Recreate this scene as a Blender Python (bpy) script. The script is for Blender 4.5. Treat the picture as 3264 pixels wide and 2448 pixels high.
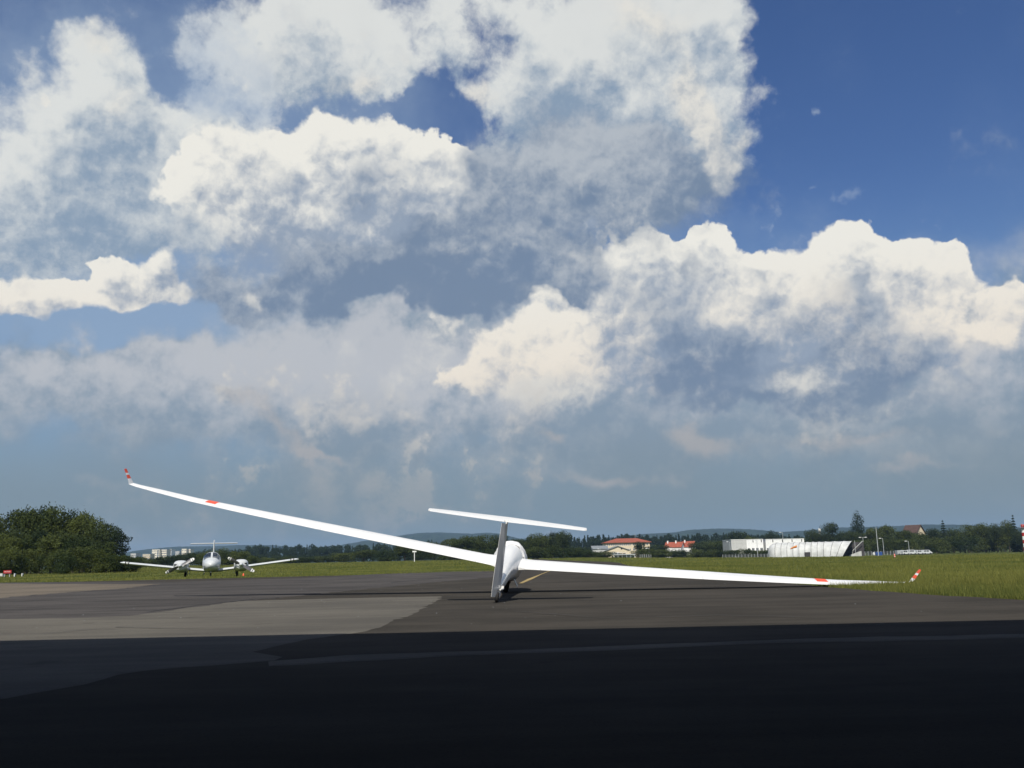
import bpy, bmesh, math, random
import numpy as np
from mathutils import Vector, Matrix

for o in list(bpy.data.objects):
    bpy.data.objects.remove(o)
SC = bpy.context.scene
COL = SC.collection
R = math.radians

# ------------------------------------------------------------------ camera
F_PX, W_PX, H_PX = 2900.0, 3264.0, 2448.0
CAM_H, PITCH, ROLL = 0.65, R(10.85), R(1.2)
cam_d = bpy.data.cameras.new('camera')
cam = bpy.data.objects.new('camera', cam_d)
COL.objects.link(cam)
cam_d.sensor_fit = 'HORIZONTAL'
cam_d.sensor_width = 36.0
cam_d.lens = 36.0 * F_PX / W_PX
cam_d.clip_start, cam_d.clip_end = 0.05, 40000
CAM_M = Matrix.Rotation(R(90) + PITCH, 4, 'X') @ Matrix.Rotation(-ROLL, 4, 'Z')
CAM_M.translation = (0, 0, CAM_H)
cam.matrix_world = CAM_M
SC.camera = cam
CAM_R = np.array(CAM_M.to_3x3())


def ray(u, v):
    """World direction of a point measured in the photograph (3264 x 2448)."""
    d = CAM_R @ np.array([(u - W_PX / 2) / F_PX, -(v - H_PX / 2) / F_PX, -1.0])
    return d / np.linalg.norm(d)


def at(u, v, y):
    """World point at distance y (m along +Y) on that line of sight: measuring aid."""
    d = ray(u, v)
    return Vector((d[0] / d[1] * y, y, CAM_H + d[2] / d[1] * y))


def on_ground(u, v, z=0.0):
    d = ray(u, v)
    t = (z - CAM_H) / d[2]
    return Vector((d[0] * t, d[1] * t, z))


# ------------------------------------------------------------------ sun
SUN_EL, SUN_AZ = R(50), R(189)       # azimuth clockwise from +Y (ahead)
sun_dir = Vector((math.sin(SUN_AZ) * math.cos(SUN_EL), math.cos(SUN_AZ) * math.cos(SUN_EL), math.sin(SUN_EL)))
sun_d = bpy.data.lights.new('sun', 'SUN')
sun_d.energy, sun_d.angle, sun_d.color = 5.0, R(0.53), (1.0, 0.95, 0.86)
sun = bpy.data.objects.new('sun', sun_d)
sun.rotation_euler = sun_dir.to_track_quat('Z', 'Y').to_euler()
sun.location = (0, -40, 60)
COL.objects.link(sun)

# ------------------------------------------------------------------ render settings
vs = SC.view_settings
vs.view_transform, vs.look, vs.gamma, vs.exposure = 'Standard', 'None', 1.0, 0.0
vs.use_curve_mapping = False
SC.render.engine = 'CYCLES'
SC.cycles.use_denoising = True
SC.cycles.use_adaptive_sampling = True
SC.cycles.adaptive_threshold = 0.015
SC.cycles.max_bounces = 6
SC.cycles.volume_bounces = 0
SC.cycles.transparent_max_bounces = 8
SC.cycles.sample_clamp_indirect = 4


# ------------------------------------------------------------------ node maths helper
class NT:
    """Writes shader maths into a node tree with plain Python operators."""
    def __init__(s, tree):
        s.t = tree

    def node(s, typ, **kw):
        n = s.t.nodes.new(typ)
        for k, v in kw.items():
            setattr(n, k, v)
        return n

    def put(s, sock, v):
        if isinstance(v, E):
            s.t.links.new(v.o, sock)
        elif hasattr(v, 'is_output'):
            s.t.links.new(v, sock)
        else:
            sock.default_value = v

    def m(s, op, *a, clamp=False):
        n = s.node('ShaderNodeMath', operation=op, use_clamp=clamp)
        for i, v in enumerate(a):
            s.put(n.inputs[i], v)
        return E(s, n.outputs[0])

    def dot(s, v, c):
        n = s.node('ShaderNodeVectorMath', operation='DOT_PRODUCT')
        s.put(n.inputs[0], v)
        s.put(n.inputs[1], tuple(c))
        return E(s, n.outputs['Value'])

    def vadd(s, a, b):
        n = s.node('ShaderNodeVectorMath', operation='ADD')
        s.put(n.inputs[0], a)
        s.put(n.inputs[1], b)
        return n.outputs[0]

    def vma(s, a, b, c):
        n = s.node('ShaderNodeVectorMath', operation='MULTIPLY_ADD')
        s.put(n.inputs[0], a)
        s.put(n.inputs[1], b)
        s.put(n.inputs[2], c)
        return n.outputs[0]

    def noise(s, vec, scale, detail=4, rough=0.5, dist=0.0, lac=2.0, out=0):
        n = s.node('ShaderNodeTexNoise')
        s.put(n.inputs['Vector'], vec)
        for k, v in (('Scale', scale), ('Detail', detail), ('Roughness', rough), ('Distortion', dist), ('Lacunarity', lac)):
            n.inputs[k].default_value = v
        return E(s, n.outputs[out]) if out == 0 else n.outputs[out]

    def voro(s, vec, scale, detail=2, rough=0.5, smooth=0.5, feature='SMOOTH_F1'):
        n = s.node('ShaderNodeTexVoronoi', feature=feature)
        s.put(n.inputs['Vector'], vec)
        n.inputs['Scale'].default_value = scale
        n.inputs['Detail'].default_value = detail
        n.inputs['Roughness'].default_value = rough
        if 'Smoothness' in n.inputs:
            n.inputs['Smoothness'].default_value = smooth
        n.normalize = True
        return E(s, n.outputs['Distance'])

    def sstep(s, lo, hi, x, to0=0.0, to1=1.0):
        n = s.node('ShaderNodeMapRange', interpolation_type='SMOOTHSTEP')
        s.put(n.inputs[0], x)
        for i, v in enumerate((lo, hi, to0, to1)):
            s.put(n.inputs[i + 1], v)
        return E(s, n.outputs[0])

    def mix(s, f, a, b):
        n = s.node('ShaderNodeMix', data_type='RGBA')
        n.clamp_factor = True
        s.put(n.inputs[0], f)
        for sock, v in ((n.inputs[6], a), (n.inputs[7], b)):
            if isinstance(v, tuple):
                v = v if len(v) == 4 else v + (1,)
            s.put(sock, v)
        return n.outputs[2]


class E:
    def __init__(s, nt, o):
        s.nt, s.o = nt, o

    def __add__(s, b): return s.nt.m('ADD', s, b)
    __radd__ = __add__
    def __sub__(s, b): return s.nt.m('SUBTRACT', s, b)
    def __rsub__(s, b): return s.nt.m('SUBTRACT', b, s)
    def __mul__(s, b): return s.nt.m('MULTIPLY', s, b)
    __rmul__ = __mul__
    def pow(s, b): return s.nt.m('POWER', s, b)
    def max(s, b): return s.nt.m('MAXIMUM', s, b)
    def min(s, b): return s.nt.m('MINIMUM', s, b)
    def clamp(s): return s.nt.m('ADD', s, 0.0, clamp=True)


def srgb(r, g, b):
    f = lambda c: (c / 255 / 12.92) if c / 255 <= 0.04045 else ((c / 255 + 0.055) / 1.055) ** 2.4
    return (f(r), f(g), f(b))


# ------------------------------------------------------------------ sky: Nishita air with cloud decks
world = bpy.data.worlds.new('World')
SC.world = world
world.use_nodes = True
world.node_tree.nodes.clear()
SKY_STRENGTH = 0.1
K = 1.0 / SKY_STRENGTH


def build_sky():
    N = NT(world.node_tree)
    geo = N.node('ShaderNodeTexCoord').outputs['Generated']
    sky = N.node('ShaderNodeTexSky', sky_type='NISHITA')
    sky.sun_disc = False
    sky.sun_elevation, sky.sun_rotation = SUN_EL, SUN_AZ
    sky.air_density, sky.dust_density, sky.ozone_density = 1.0, 0.6, 3.0
    hs = N.node('ShaderNodeHueSaturation')
    hs.inputs['Saturation'].default_value = 1.2
    hs.inputs['Value'].default_value = 0.92
    hs.inputs['Hue'].default_value = 0.512
    N.put(hs.inputs['Color'], sky.outputs[0])
    col = hs.outputs[0]

    # wobble at three sizes so that cloud outlines are ragged
    wob0 = N.noise(geo, 3.6, 3, 0.5, out=1)
    wob = N.noise(geo, 11.0, 4, 0.6, out=1)
    wob2 = N.noise(geo, 42.0, 3, 0.6, out=1)
    W0 = N.vma(wob0, (0.12,) * 3, N.vadd(geo, (-0.06,) * 3))
    SOFT = N.vma(wob, (0.12,) * 3, N.vadd(W0, (-0.06,) * 3))
    SOFT = N.vma(wob2, (0.024,) * 3, N.vadd(SOFT, (-0.012,) * 3))
    P = N.vma(wob, (0.055,) * 3, N.vadd(N.vma(wob0, (0.07,) * 3, N.vadd(geo, (-0.035,) * 3)), (-0.0275,) * 3))
    P = N.vma(wob2, (0.018,) * 3, N.vadd(P, (-0.009,) * 3))

    fields = {}

    def gauss(vec, blobs):
        """Sum of elliptical lobes, kept as one node group per list; each lobe is
        (x, y, rx, ry, tilt, amount) as measured on a 2212 px wide print and turned into a sky direction."""
        g = fields.get(id(blobs))
        if g is None:
            g = bpy.data.node_groups.new('cloud_field', 'ShaderNodeTree')
            g.interface.new_socket('Vector', in_out='INPUT', socket_type='NodeSocketVector')
            g.interface.new_socket('Value', in_out='OUTPUT', socket_type='NodeSocketFloat')
            G = NT(g)
            vin = G.node('NodeGroupInput').outputs[0]
            acc = None
            for (cx, cy, rx, ry, tilt, amp) in blobs:
                k = 3264 / 2212
                c = ray(cx * k, cy * k)
                t = R(tilt)
                T1 = ray((cx + math.cos(t)) * k, (cy - math.sin(t)) * k) - c
                T2 = ray((cx + math.sin(t)) * k, (cy + math.cos(t)) * k) - c
                Mx = np.array([c, T1 * rx, T2 * ry])
                a, b = np.linalg.solve(Mx, [0, 1, 0]), np.linalg.solve(Mx, [0, 0, 1])
                da, db = G.dot(vin, a), G.dot(vin, b)
                q = G.m('MULTIPLY_ADD', da, da, db * db)
                e = G.m('POWER', 0.36788, q)
                acc = e * amp if acc is None else G.m('MULTIPLY_ADD', e, amp, acc)
            G.put(G.node('NodeGroupOutput').inputs[0], acc)
            fields[id(blobs)] = g
        n = N.node('ShaderNodeGroup')
        n.node_tree = g
        N.put(n.inputs[0], vec)
        return E(N, n.outputs[0])

    ahead = N.sstep(-0.1, 0.25, N.dot(geo, (0, 1, 0)))          # lobes belong to the half of the sky ahead
    up = N.dot(geo, (0, 0, 1))

    def offs(v, dx, dz):
        return N.vadd(v, (dx, 0.0, dz))

    # billowing relief, lit from above and behind the camera: each puff is shaded like a little dome
    gw = N.vma(wob2, (0.016,) * 3, geo)

    def puff(v, sc, det):
        q = N.voro(v, sc, det, 0.6, feature='F1')
        return 1.0 - q * q
    B0 = puff(gw, 17.0, 2.0)
    B1 = puff(offs(gw, -0.005, 0.011), 17.0, 2.0)
    C0 = puff(gw, 52.0, 1.0)
    C1 = puff(offs(gw, -0.002, 0.004), 52.0, 1.0)
    relief = (B0 - B1) * 1.0 + (C0 - C1) * 0.45                   # >0 on the upper sides of each billow
    F0 = N.noise(geo, 6.5, 9, 0.60)
    F1 = N.noise(offs(geo, -0.008, 0.030), 6.5, 7, 0.60)
    F2 = N.noise(N.vadd(geo, (3.1, 1.7, 0.4)), 4.2, 8, 0.56)
    soft_rel = F0 - F1

    def over(base, alpha, colour):
        return N.mix(alpha, base, tuple(x * K for x in colour))

    def deck(base, dens, lo, hi, shade, white, grey, top=1.0):
        a = N.sstep(lo, hi, dens) * top
        c = N.mix(N.sstep(0.0, 1.0, shade), tuple(x * K for x in grey), tuple(x * K for x in white) if isinstance(white, tuple) else white)
        return N.mix(a, base, c)

    # 0 whitening of the air towards the horizon
    col = over(col, N.sstep(0.40, 0.0, up) * 0.8, srgb(122, 156, 186))

    F3 = N.noise(gw, 24.0, 6, 0.62)
    F4 = N.noise(offs(gw, -0.003, 0.009), 24.0, 5, 0.62)
    fine = (F3 - 0.5)
    frel = F3 - F4
    mid = (F0 - 0.5)
    wide = (F2 - 0.5)

    # 0b thin veil that pales the blue
    v_ = gauss(SOFT, SKY_VEIL) * ahead + mid * 0.8 + wide * 0.6
    col = over(col, N.sstep(-0.1, 1.0, v_) * 0.72, srgb(150, 172, 197))

    # 1 high soft deck, top and left
    g0 = gauss(SOFT, SKY_SOFT) * ahead
    d = g0 + mid * 3.2 + fine * 1.3 + (1.0 - ahead) * 0.45
    above = (gauss(offs(SOFT, -0.012, 0.050), SKY_SOFT) + (N.noise(offs(gw, -0.012, 0.050), 6.5, 5, 0.58) - 0.5) * 3.4 - 0.45) * 0.8
    light = N.m('POWER', 0.36788, N.m('ADD', above, 0.0, clamp=True))
    s = gauss(SOFT, SKY_SOFT_SHADE) * ahead * 0.7 + (light - 0.36) * 0.9 + soft_rel * 2.2 + relief * 1.0 + frel * 1.2 + wide * 0.7 + 0.25
    col = deck(col, d, 0.22, 1.0, s, srgb(224, 226, 223), srgb(138, 158, 180), 0.96)

    # 2 thin high wisps
    d = gauss(SOFT, SKY_WISP) * ahead + mid * 2.4 + fine * 2.2
    col = over(col, N.sstep(0.25, 1.1, d) * 0.6, srgb(182, 195, 210))

    # 3 broad low bank of haze and far cloud
    d = gauss(SOFT, SKY_BANK) * ahead + wide * 1.4 + mid * 1.0
    s = gauss(SOFT, SKY_BANK_SHADE) * ahead + mid * 1.4 + soft_rel * 2.8 + relief * 1.2 + frel * 1.2 + 0.48
    col = deck(col, d, 0.0, 1.05, s, srgb(190, 193, 198), srgb(137, 154, 171), 0.95)

    # 4 crisp cumulus: sunlight from above is dimmed by the cloud standing over each point
    melt = gauss(SOFT, SKY_MELT) * ahead
    edge = mid * 1.5 + (B0 - 0.72) * 1.1 + (C0 - 0.72) * 0.35 + fine * 0.5
    d = gauss(P, SKY_CUMULUS).min(1.3) * ahead + edge - melt * 0.25
    shadow = None
    for dz, wgt, bb in ((0.016, 0.55, B1), (0.045, 0.38, None), (0.100, 0.30, None)):
        nz = (N.noise(offs(gw, -dz * 0.3, dz), 6.5, 5, 0.58) - 0.5) * 1.9
        e = gauss(offs(P, -dz * 0.3, dz), SKY_CUMULUS).min(1.3) + nz - 0.42
        if bb is not None:
            e = e + (bb - 0.72) * 1.3
        e = N.m('ADD', e * 0.9, 0.0, clamp=True) * wgt
        shadow = e if shadow is None else shadow + e
    light = N.m('POWER', 0.36788, shadow)
    s = (light - 0.30) * 1.45 + gauss(SOFT, SKY_CUMULUS_SHADE) * ahead * 0.55 + relief * 2.1 + frel * 1.5 + soft_rel * 1.6 + 0.12
    lit = N.mix(N.sstep(0.17, 0.33, up), tuple(x * K for x in srgb(238, 229, 215)), tuple(x * K for x in srgb(238, 236, 228)))
    ed = 0.52 + melt * 0.8 + N.sstep(0.42, 0.62, F2) * 0.22
    col = deck(col, d, 0.44, ed, s, lit, srgb(148, 162, 181), 1.0)

    # 5 grey shadowed cloud in front
    d = gauss(SOFT, SKY_GREY) * ahead + mid * 1.5 + (B0 - 0.72) * 0.8 + fine * 1.0
    s = gauss(SOFT, SKY_GREY_SHADE) * ahead + relief * 1.2 + frel * 1.4 + soft_rel * 2.4 + wide * 0.9 + 0.44
    col = deck(col, d, 0.26, 0.95, s, srgb(180, 187, 195), srgb(117, 136, 161), 0.96)

    # 6 near sunlit pieces in front of the grey
    d = gauss(P, SKY_FRONT) * ahead + mid * 1.7 + (B0 - 0.72) * 1.0 + fine * 0.9
    s = relief * 2.0 + frel * 2.0 + soft_rel * 2.2 + 0.62
    col = deck(col, d, 0.30, 1.0, s, srgb(228, 225, 217), srgb(162, 172, 184), 0.88)

    # 7 low murk along the horizon
    d = N.sstep(0.25, 0.035, up) + wide * 0.5
    c = N.mix(N.sstep(0.0, 0.20, up), tuple(x * K for x in srgb(124, 140, 146)), tuple(x * K for x in srgb(133, 149, 164)))
    col = N.mix(N.sstep(0.10, 1.05, d) * 0.95, col, c)
    d = gauss(P, SKY_PEACH) * ahead + mid * 2.2 + (B0 - 0.72) * 0.8 + fine * 0.8
    col = over(col, N.sstep(0.20, 1.2, d) * N.sstep(0.36, 0.26, up) * 0.6, srgb(184, 178, 174))

    bg = N.node('ShaderNodeBackground')
    bg.inputs['Strength'].default_value = SKY_STRENGTH
    N.put(bg.inputs['Color'], col)
    out = N.node('ShaderNodeOutputWorld')
    N.put(out.inputs['Surface'], bg.outputs[0])


SKY_VEIL = [(200, 350, 480, 420, 0, 0.75), (300, 680, 500, 160, 0, 0.8), (800, 250, 400, 200, 0, 0.35), (1350, 470, 300, 60, 0, 0.45), (1150, 700, 500, 200, 0, 0.5)]
SKY_MELT = [(800, 600, 330, 70, 0, 1.0), (480, 500, 120, 140, 0, 0.9), (1060, 520, 60, 120, 0, 0.8), (250, 690, 250, 30, 0, 0.7), (1300, 880, 300, 50, 0, 0.8), (1700, 870, 400, 60, 0, 0.7), (2160, 800, 90, 120, 0, 0.6)]
SKY_SOFT = [
    (720, 110, 170, 150, 0, 1.5), (640, 30, 110, 90, 0, 0.8), (840, 215, 150, 45, 8, 0.9), (980, 130, 120, 140, -30, 0.55),
    (1330, 90, 280, 170, 0, 1.6), (1290, 330, 230, 150, 0, 1.6), (1480, 330, 130, 120, 0, 0.9), (1560, 60, 90, 130, 0, 0.8),
    (190, 150, 110, 130, 20, 1.3), (240, 300, 130, 90, 0, 0.9), (150, 430, 320, 160, 10, 1.5), (360, 470, 200, 140, 0, 1.1), (330, 330, 120, 110, 0, 0.5),
    (60, 620, 200, 120, 0, 0.6),
    (480, 110, 90, 170, 15, 0.45), (1970, 170, 330, 330, 0, -1.6), (880, 275, 170, 60, 0, -1.0),
    (440, 230, 90, 90, 0, -0.35), (60, 30, 100, 60, 0, -0.7), (920, 180, 40, 60, 0, -0.6), (1060, 260, 40, 80, 0, -0.7),
    (340, 620, 80, 90, 0, -1.0), (300, 750, 250, 60, 0, -1.0), (1300, 480, 150, 50, 0, -0.8), (1900, 520, 300, 160, 0, -1.2),
]
SKY_SOFT_SHADE = [
    (1330, 370, 240, 100, 0, -0.85), (1200, 260, 140, 90, 0, -0.35), (1340, 120, 160, 90, -20, 0.35), (740, 130, 140, 110, 0, 0.25),
    (170, 130, 100, 110, 0, 0.35), (150, 430, 320, 140, 0, 0.42), (370, 470, 120, 130, 0, -0.30), (1560, 330, 60, 120, 0, 0.5),
]
SKY_WISP = [
    (2080, 300, 120, 120, 0, -0.6),
    (480, 120, 80, 170, 10, 0.75), (470, 260, 100, 60, 0, 0.7), (1770, 205, 26, 16, 0, 0.75), (1690, 205, 40, 20, 0, 0.45),
    (1735, 380, 26, 14, -30, 0.55), (1800, 415, 60, 22, 10, 0.5), (2010, 440, 40, 30, 0, 0.5), (2030, 490, 16, 22, 0, 0.6),
    (1660, 470, 30, 14, -35, 0.6), (1735, 510, 34, 18, 10, 0.6), (1640, 430, 60, 20, 0, 0.35), (1600, 270, 30, 60, 0, 0.4),
    (140, 740, 20, 60, 30, 0.6), (560, 690, 80, 60, -30, 0.6), (520, 620, 60, 60, -30, 0.5),
]
SKY_BANK = [
    (2150, 740, 130, 120, 0, 1.0), (2060, 640, 90, 60, 0, 0.5), (2100, 880, 140, 60, 0, 0.6), (500, 830, 260, 70, 0, 0.7), (120, 830, 260, 60, 0, 0.5), (350, 930, 380, 70, 0, 0.5), (1500, 940, 300, 60, 0, 0.5),
    (620, 800, 330, 130, 5, 1.0), (200, 860, 360, 110, 0, 0.85), (900, 790, 260, 170, 0, 1.0), (1200, 860, 400, 150, 0, 0.9),
    (1700, 880, 620, 170, 0, 1.5), (2150, 800, 200, 220, 0, 1.0), (300, 740, 220, 45, 0, -0.5),
]
SKY_BANK_SHADE = [
    (1960, 890, 220, 34, 10, 0.45), (1500, 880, 120, 24, 0, 0.4), (480, 800, 300, 60, 0, 0.4), (150, 840, 200, 60, 0, 0.25), (1850, 1000, 400, 30, 0, 0.2), (820, 700, 60, 40, 0, 0.2),
    (700, 790, 240, 90, 20, 0.40), (950, 760, 180, 80, 0, 0.35), (300, 850, 300, 60, 0, 0.1), (1700, 960, 500, 60, 0, -0.4),
    (700, 950, 500, 60, 0, -0.25), (2120, 860, 110, 90, 0, 0.35),
]
SKY_CUMULUS = [
    # tall bank on the right
    (2080, 300, 240, 170, 0, -0.9), (1700, 330, 90, 150, 0, -0.6),
    (1842, 515, 62, 46, 0, 1.0), (1790, 560, 46, 40, 0, 0.7), (1880, 570, 70, 50, 0, 0.8), (1850, 620, 110, 60, 0, 0.7), (1960, 560, 50, 44, 0, 0.8), (2070, 545, 46, 40, 15, 1.0), (2100, 560, 30, 30, 0, 0.4),
    (2010, 620, 100, 60, 0, 0.9), (1545, 505, 40, 36, 0, 1.0), (1500, 560, 60, 44, 0, 0.7), (1410, 560, 70, 46, 0, 1.0), (1330, 590, 60, 50, 0, 0.8), (1450, 610, 90, 40, 0, 0.6), (1640, 565, 80, 44, 0, 1.0), (1690, 620, 80, 44, 0, 0.7),
    (1265, 585, 50, 44, -50, 1.0), (1205, 508, 40, 15, -45, 1.1), (1240, 560, 26, 36, 0, 0.6), (1180, 636, 60, 18, 10, 0.8), (1225, 530, 24, 20, -50, 0.7), (1160, 620, 40, 14, 15, 0.5), (1300, 620, 50, 40, 0, 0.5), (1290, 660, 70, 44, 0, 0.8), (1190, 690, 70, 40, 0, 0.8), (1100, 740, 70, 40, 0, 0.9), (1210, 770, 80, 50, 0, 0.8),
    (1320, 740, 80, 60, 0, 0.7), (1100, 830, 70, 44, 0, 0.9), (1220, 855, 90, 40, 0, 0.7), (1350, 840, 80, 44, 0, 0.7), (1060, 780, 50, 60, 0, 0.5), (1500, 690, 120, 70, 0, 0.9), (1620, 720, 120, 70, 0, 0.8), (1760, 690, 120, 70, 0, 0.9),
    (1880, 720, 120, 60, 0, 0.8), (2030, 720, 60, 50, -40, 1.0), (2070, 770, 50, 44, -40, 0.8), (2195, 640, 36, 36, 0, 1.0), (2160, 720, 70, 60, 0, 0.7), (1500, 840, 160, 40, 0, 0.9), (1680, 810, 120, 50, 0, 0.8), (2120, 840, 90, 44, 0, 0.6),
    (980, 690, 60, 26, 10, 0.55), (1010, 820, 70, 30, 0, 0.45),
    # big one in the middle
    (690, 305, 42, 40, 0, 1.1), (770, 325, 60, 44, 0, 0.9), (640, 350, 50, 36, 0, 0.6), (850, 345, 66, 40, 0, 0.8), (460, 350, 84, 42, 0, 1.0), (560, 355, 70, 40, 0, 0.9), (400, 400, 70, 60, 0, 0.8), (560, 430, 130, 70, 0, 0.9), (700, 410, 130, 66, 0, 0.9),
    (945, 350, 54, 40, -10, 0.9), (1025, 370, 52, 36, -25, 1.0), (860, 430, 120, 70, 0, 0.9), (990, 460, 100, 70, 0, 0.9), (620, 510, 160, 70, -8, 0.9), (800, 530, 170, 76, 0, 1.0), (960, 550, 120, 56, 0, 0.8), (1040, 460, 60, 80, 0, 0.6),
    (480, 510, 80, 60, -35, 0.7), (700, 590, 140, 44, 0, 0.7), (540, 600, 70, 40, -30, 0.5),
    # small one on the left
    (240, 582, 50, 36, 0, 1.05), (338, 582, 28, 40, 0, 1.0), (290, 620, 80, 36, 0, 0.8), (330, 648, 100, 28, 6, 0.9), (150, 655, 110, 28, 8, 0.9), (40, 672, 100, 26, 3, 1.0), (230, 660, 90, 28, 0, 0.7),
]
SKY_CUMULUS_SHADE = [
    (700, 610, 320, 50, 0, -0.6), (960, 590, 260, 60, 0, -0.45), (480, 590, 140, 60, 0, -0.35), (600, 450, 120, 60, 20, -0.12), (780, 350, 60, 30, 0, -0.15),
    (1560, 770, 160, 90, 0, -0.6), (1810, 790, 200, 50, 0, -0.45), (1560, 610, 70, 60, 0, -0.2), (1840, 560, 130, 90, 0, 0.22), (1200, 720, 190, 140, 0, 0.28),
    (1400, 570, 160, 60, 0, 0.12), (2040, 740, 60, 80, 0, 0.25), (285, 622, 80, 24, 0, -0.3), (2160, 820, 90, 90, 0, -0.3), (1000, 780, 90, 90, 0, -0.25),
    (860, 500, 160, 70, 0, 0.12), (1500, 880, 300, 30, 0, -0.3),
]
SKY_GREY = [
    (860, 622, 340, 56, 2, 1.6), (1000, 600, 200, 60, 0, 0.5), (1090, 570, 120, 80, 20, 1.1), (1150, 500, 100, 80, 0, 0.9), (640, 645, 180, 36, 0, 0.8), (510, 590, 80, 70, -20, 0.5),
    (1550, 785, 150, 66, 15, 1.0), (1480, 690, 100, 50, 0, 0.35), (1660, 650, 130, 26, -12, 0.4), (1500, 575, 40, 44, 40, 0.55), (1640, 572, 46, 20, -20, 0.5),
    (1930, 640, 40, 54, 20, 0.9), (1880, 715, 90, 30, 20, 0.75), (1870, 805, 200, 44, 8, 1.1), (1750, 885, 360, 34, 0, 0.9), (1890, 540, 60, 20, -15, 0.5),
    (1255, 640, 34, 20, 0, 0.7), (1235, 600, 20, 30, 20, 0.5), (1330, 385, 240, 95, 0, 1.5), (1270, 300, 190, 90, -15, 0.55), (400, 470, 80, 120, 0, 0.45), (760, 400, 60, 30, 20, 0.35), (600, 420, 80, 24, -15, 0.4), (740, 470, 50, 24, 0, 0.4),
]
SKY_GREY_SHADE = [
    (900, 640, 320, 46, 0, -0.45), (1080, 600, 160, 60, 0, -0.3), (1560, 800, 150, 60, 0, -0.35), (1860, 830, 200, 40, 0, -0.35), (1480, 690, 120, 60, 0, 0.2),
    (1750, 890, 360, 30, 0, -0.3), (1360, 390, 220, 70, 0, -0.12), (1240, 290, 200, 80, 0, 0.35), (860, 590, 300, 30, 0, 0.2),
]
SKY_FRONT = [
    (2080, 320, 240, 170, 0, -0.9), (930, 730, 80, 40, 10, 0.5), (1000, 690, 60, 26, 10, 0.5), (880, 800, 60, 40, 0, 0.45), (760, 740, 60, 34, 0, 0.3),
    (1475, 190, 50, 60, 20, 0.6), (1500, 240, 34, 60, 25, 0.7), (1545, 330, 36, 70, 15, 0.8), (1590, 290, 22, 40, -10, 0.7), (1560, 400, 34, 30, 0, 0.5),
    (760, 210, 100, 30, 8, 0.5), (1050, 200, 34, 30, 0, 0.6), (1400, 60, 120, 60, -20, 0.45), (190, 90, 60, 60, 0, 0.4), (230, 200, 60, 40, 0, 0.35),
    (1720, 820, 110, 36, 15, 0.75), (1960, 880, 200, 34, 12, 0.5), (490, 855, 40, 16, -15, 0.85), (1190, 855, 150, 34, 5, 0.6), (550, 640, 36, 24, -40, 0.7),
]
SKY_PEACH = [
    (500, 860, 50, 18, -20, 0.75), (620, 930, 90, 16, -40, 0.65), (690, 980, 60, 9, -12, 0.7), (1500, 960, 60, 26, -25, 0.9), (1560, 1000, 60, 34, 0, 0.6),
    (1330, 1040, 170, 16, 0, 0.75), (1185, 955, 26, 12, 0, 0.6), (1900, 960, 300, 18, 4, 0.4), (1980, 1030, 140, 12, 6, 0.5), (210, 1060, 140, 20, 5, 0.35),
]
build_sky()
world.cycles.sampling_method = 'MANUAL'
world.cycles.sample_map_resolution = 256

# ------------------------------------------------------------------ helpers
RNG = np.random.default_rng(7)
random.seed(7)


def tag(o, label=None, cat=None, group=None, kind=None):
    for k, v in (('label', label), ('category', cat), ('group', group), ('kind', kind)):
        if v:
            o[k] = v
    return o


def empty(name, loc=(0, 0, 0), rot=(0, 0, 0), **kw):
    o = bpy.data.objects.new(name, None)
    COL.objects.link(o)
    o.location, o.rotation_euler = loc, rot
    o.empty_display_size = 0.3
    return tag(o, **kw)


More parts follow.
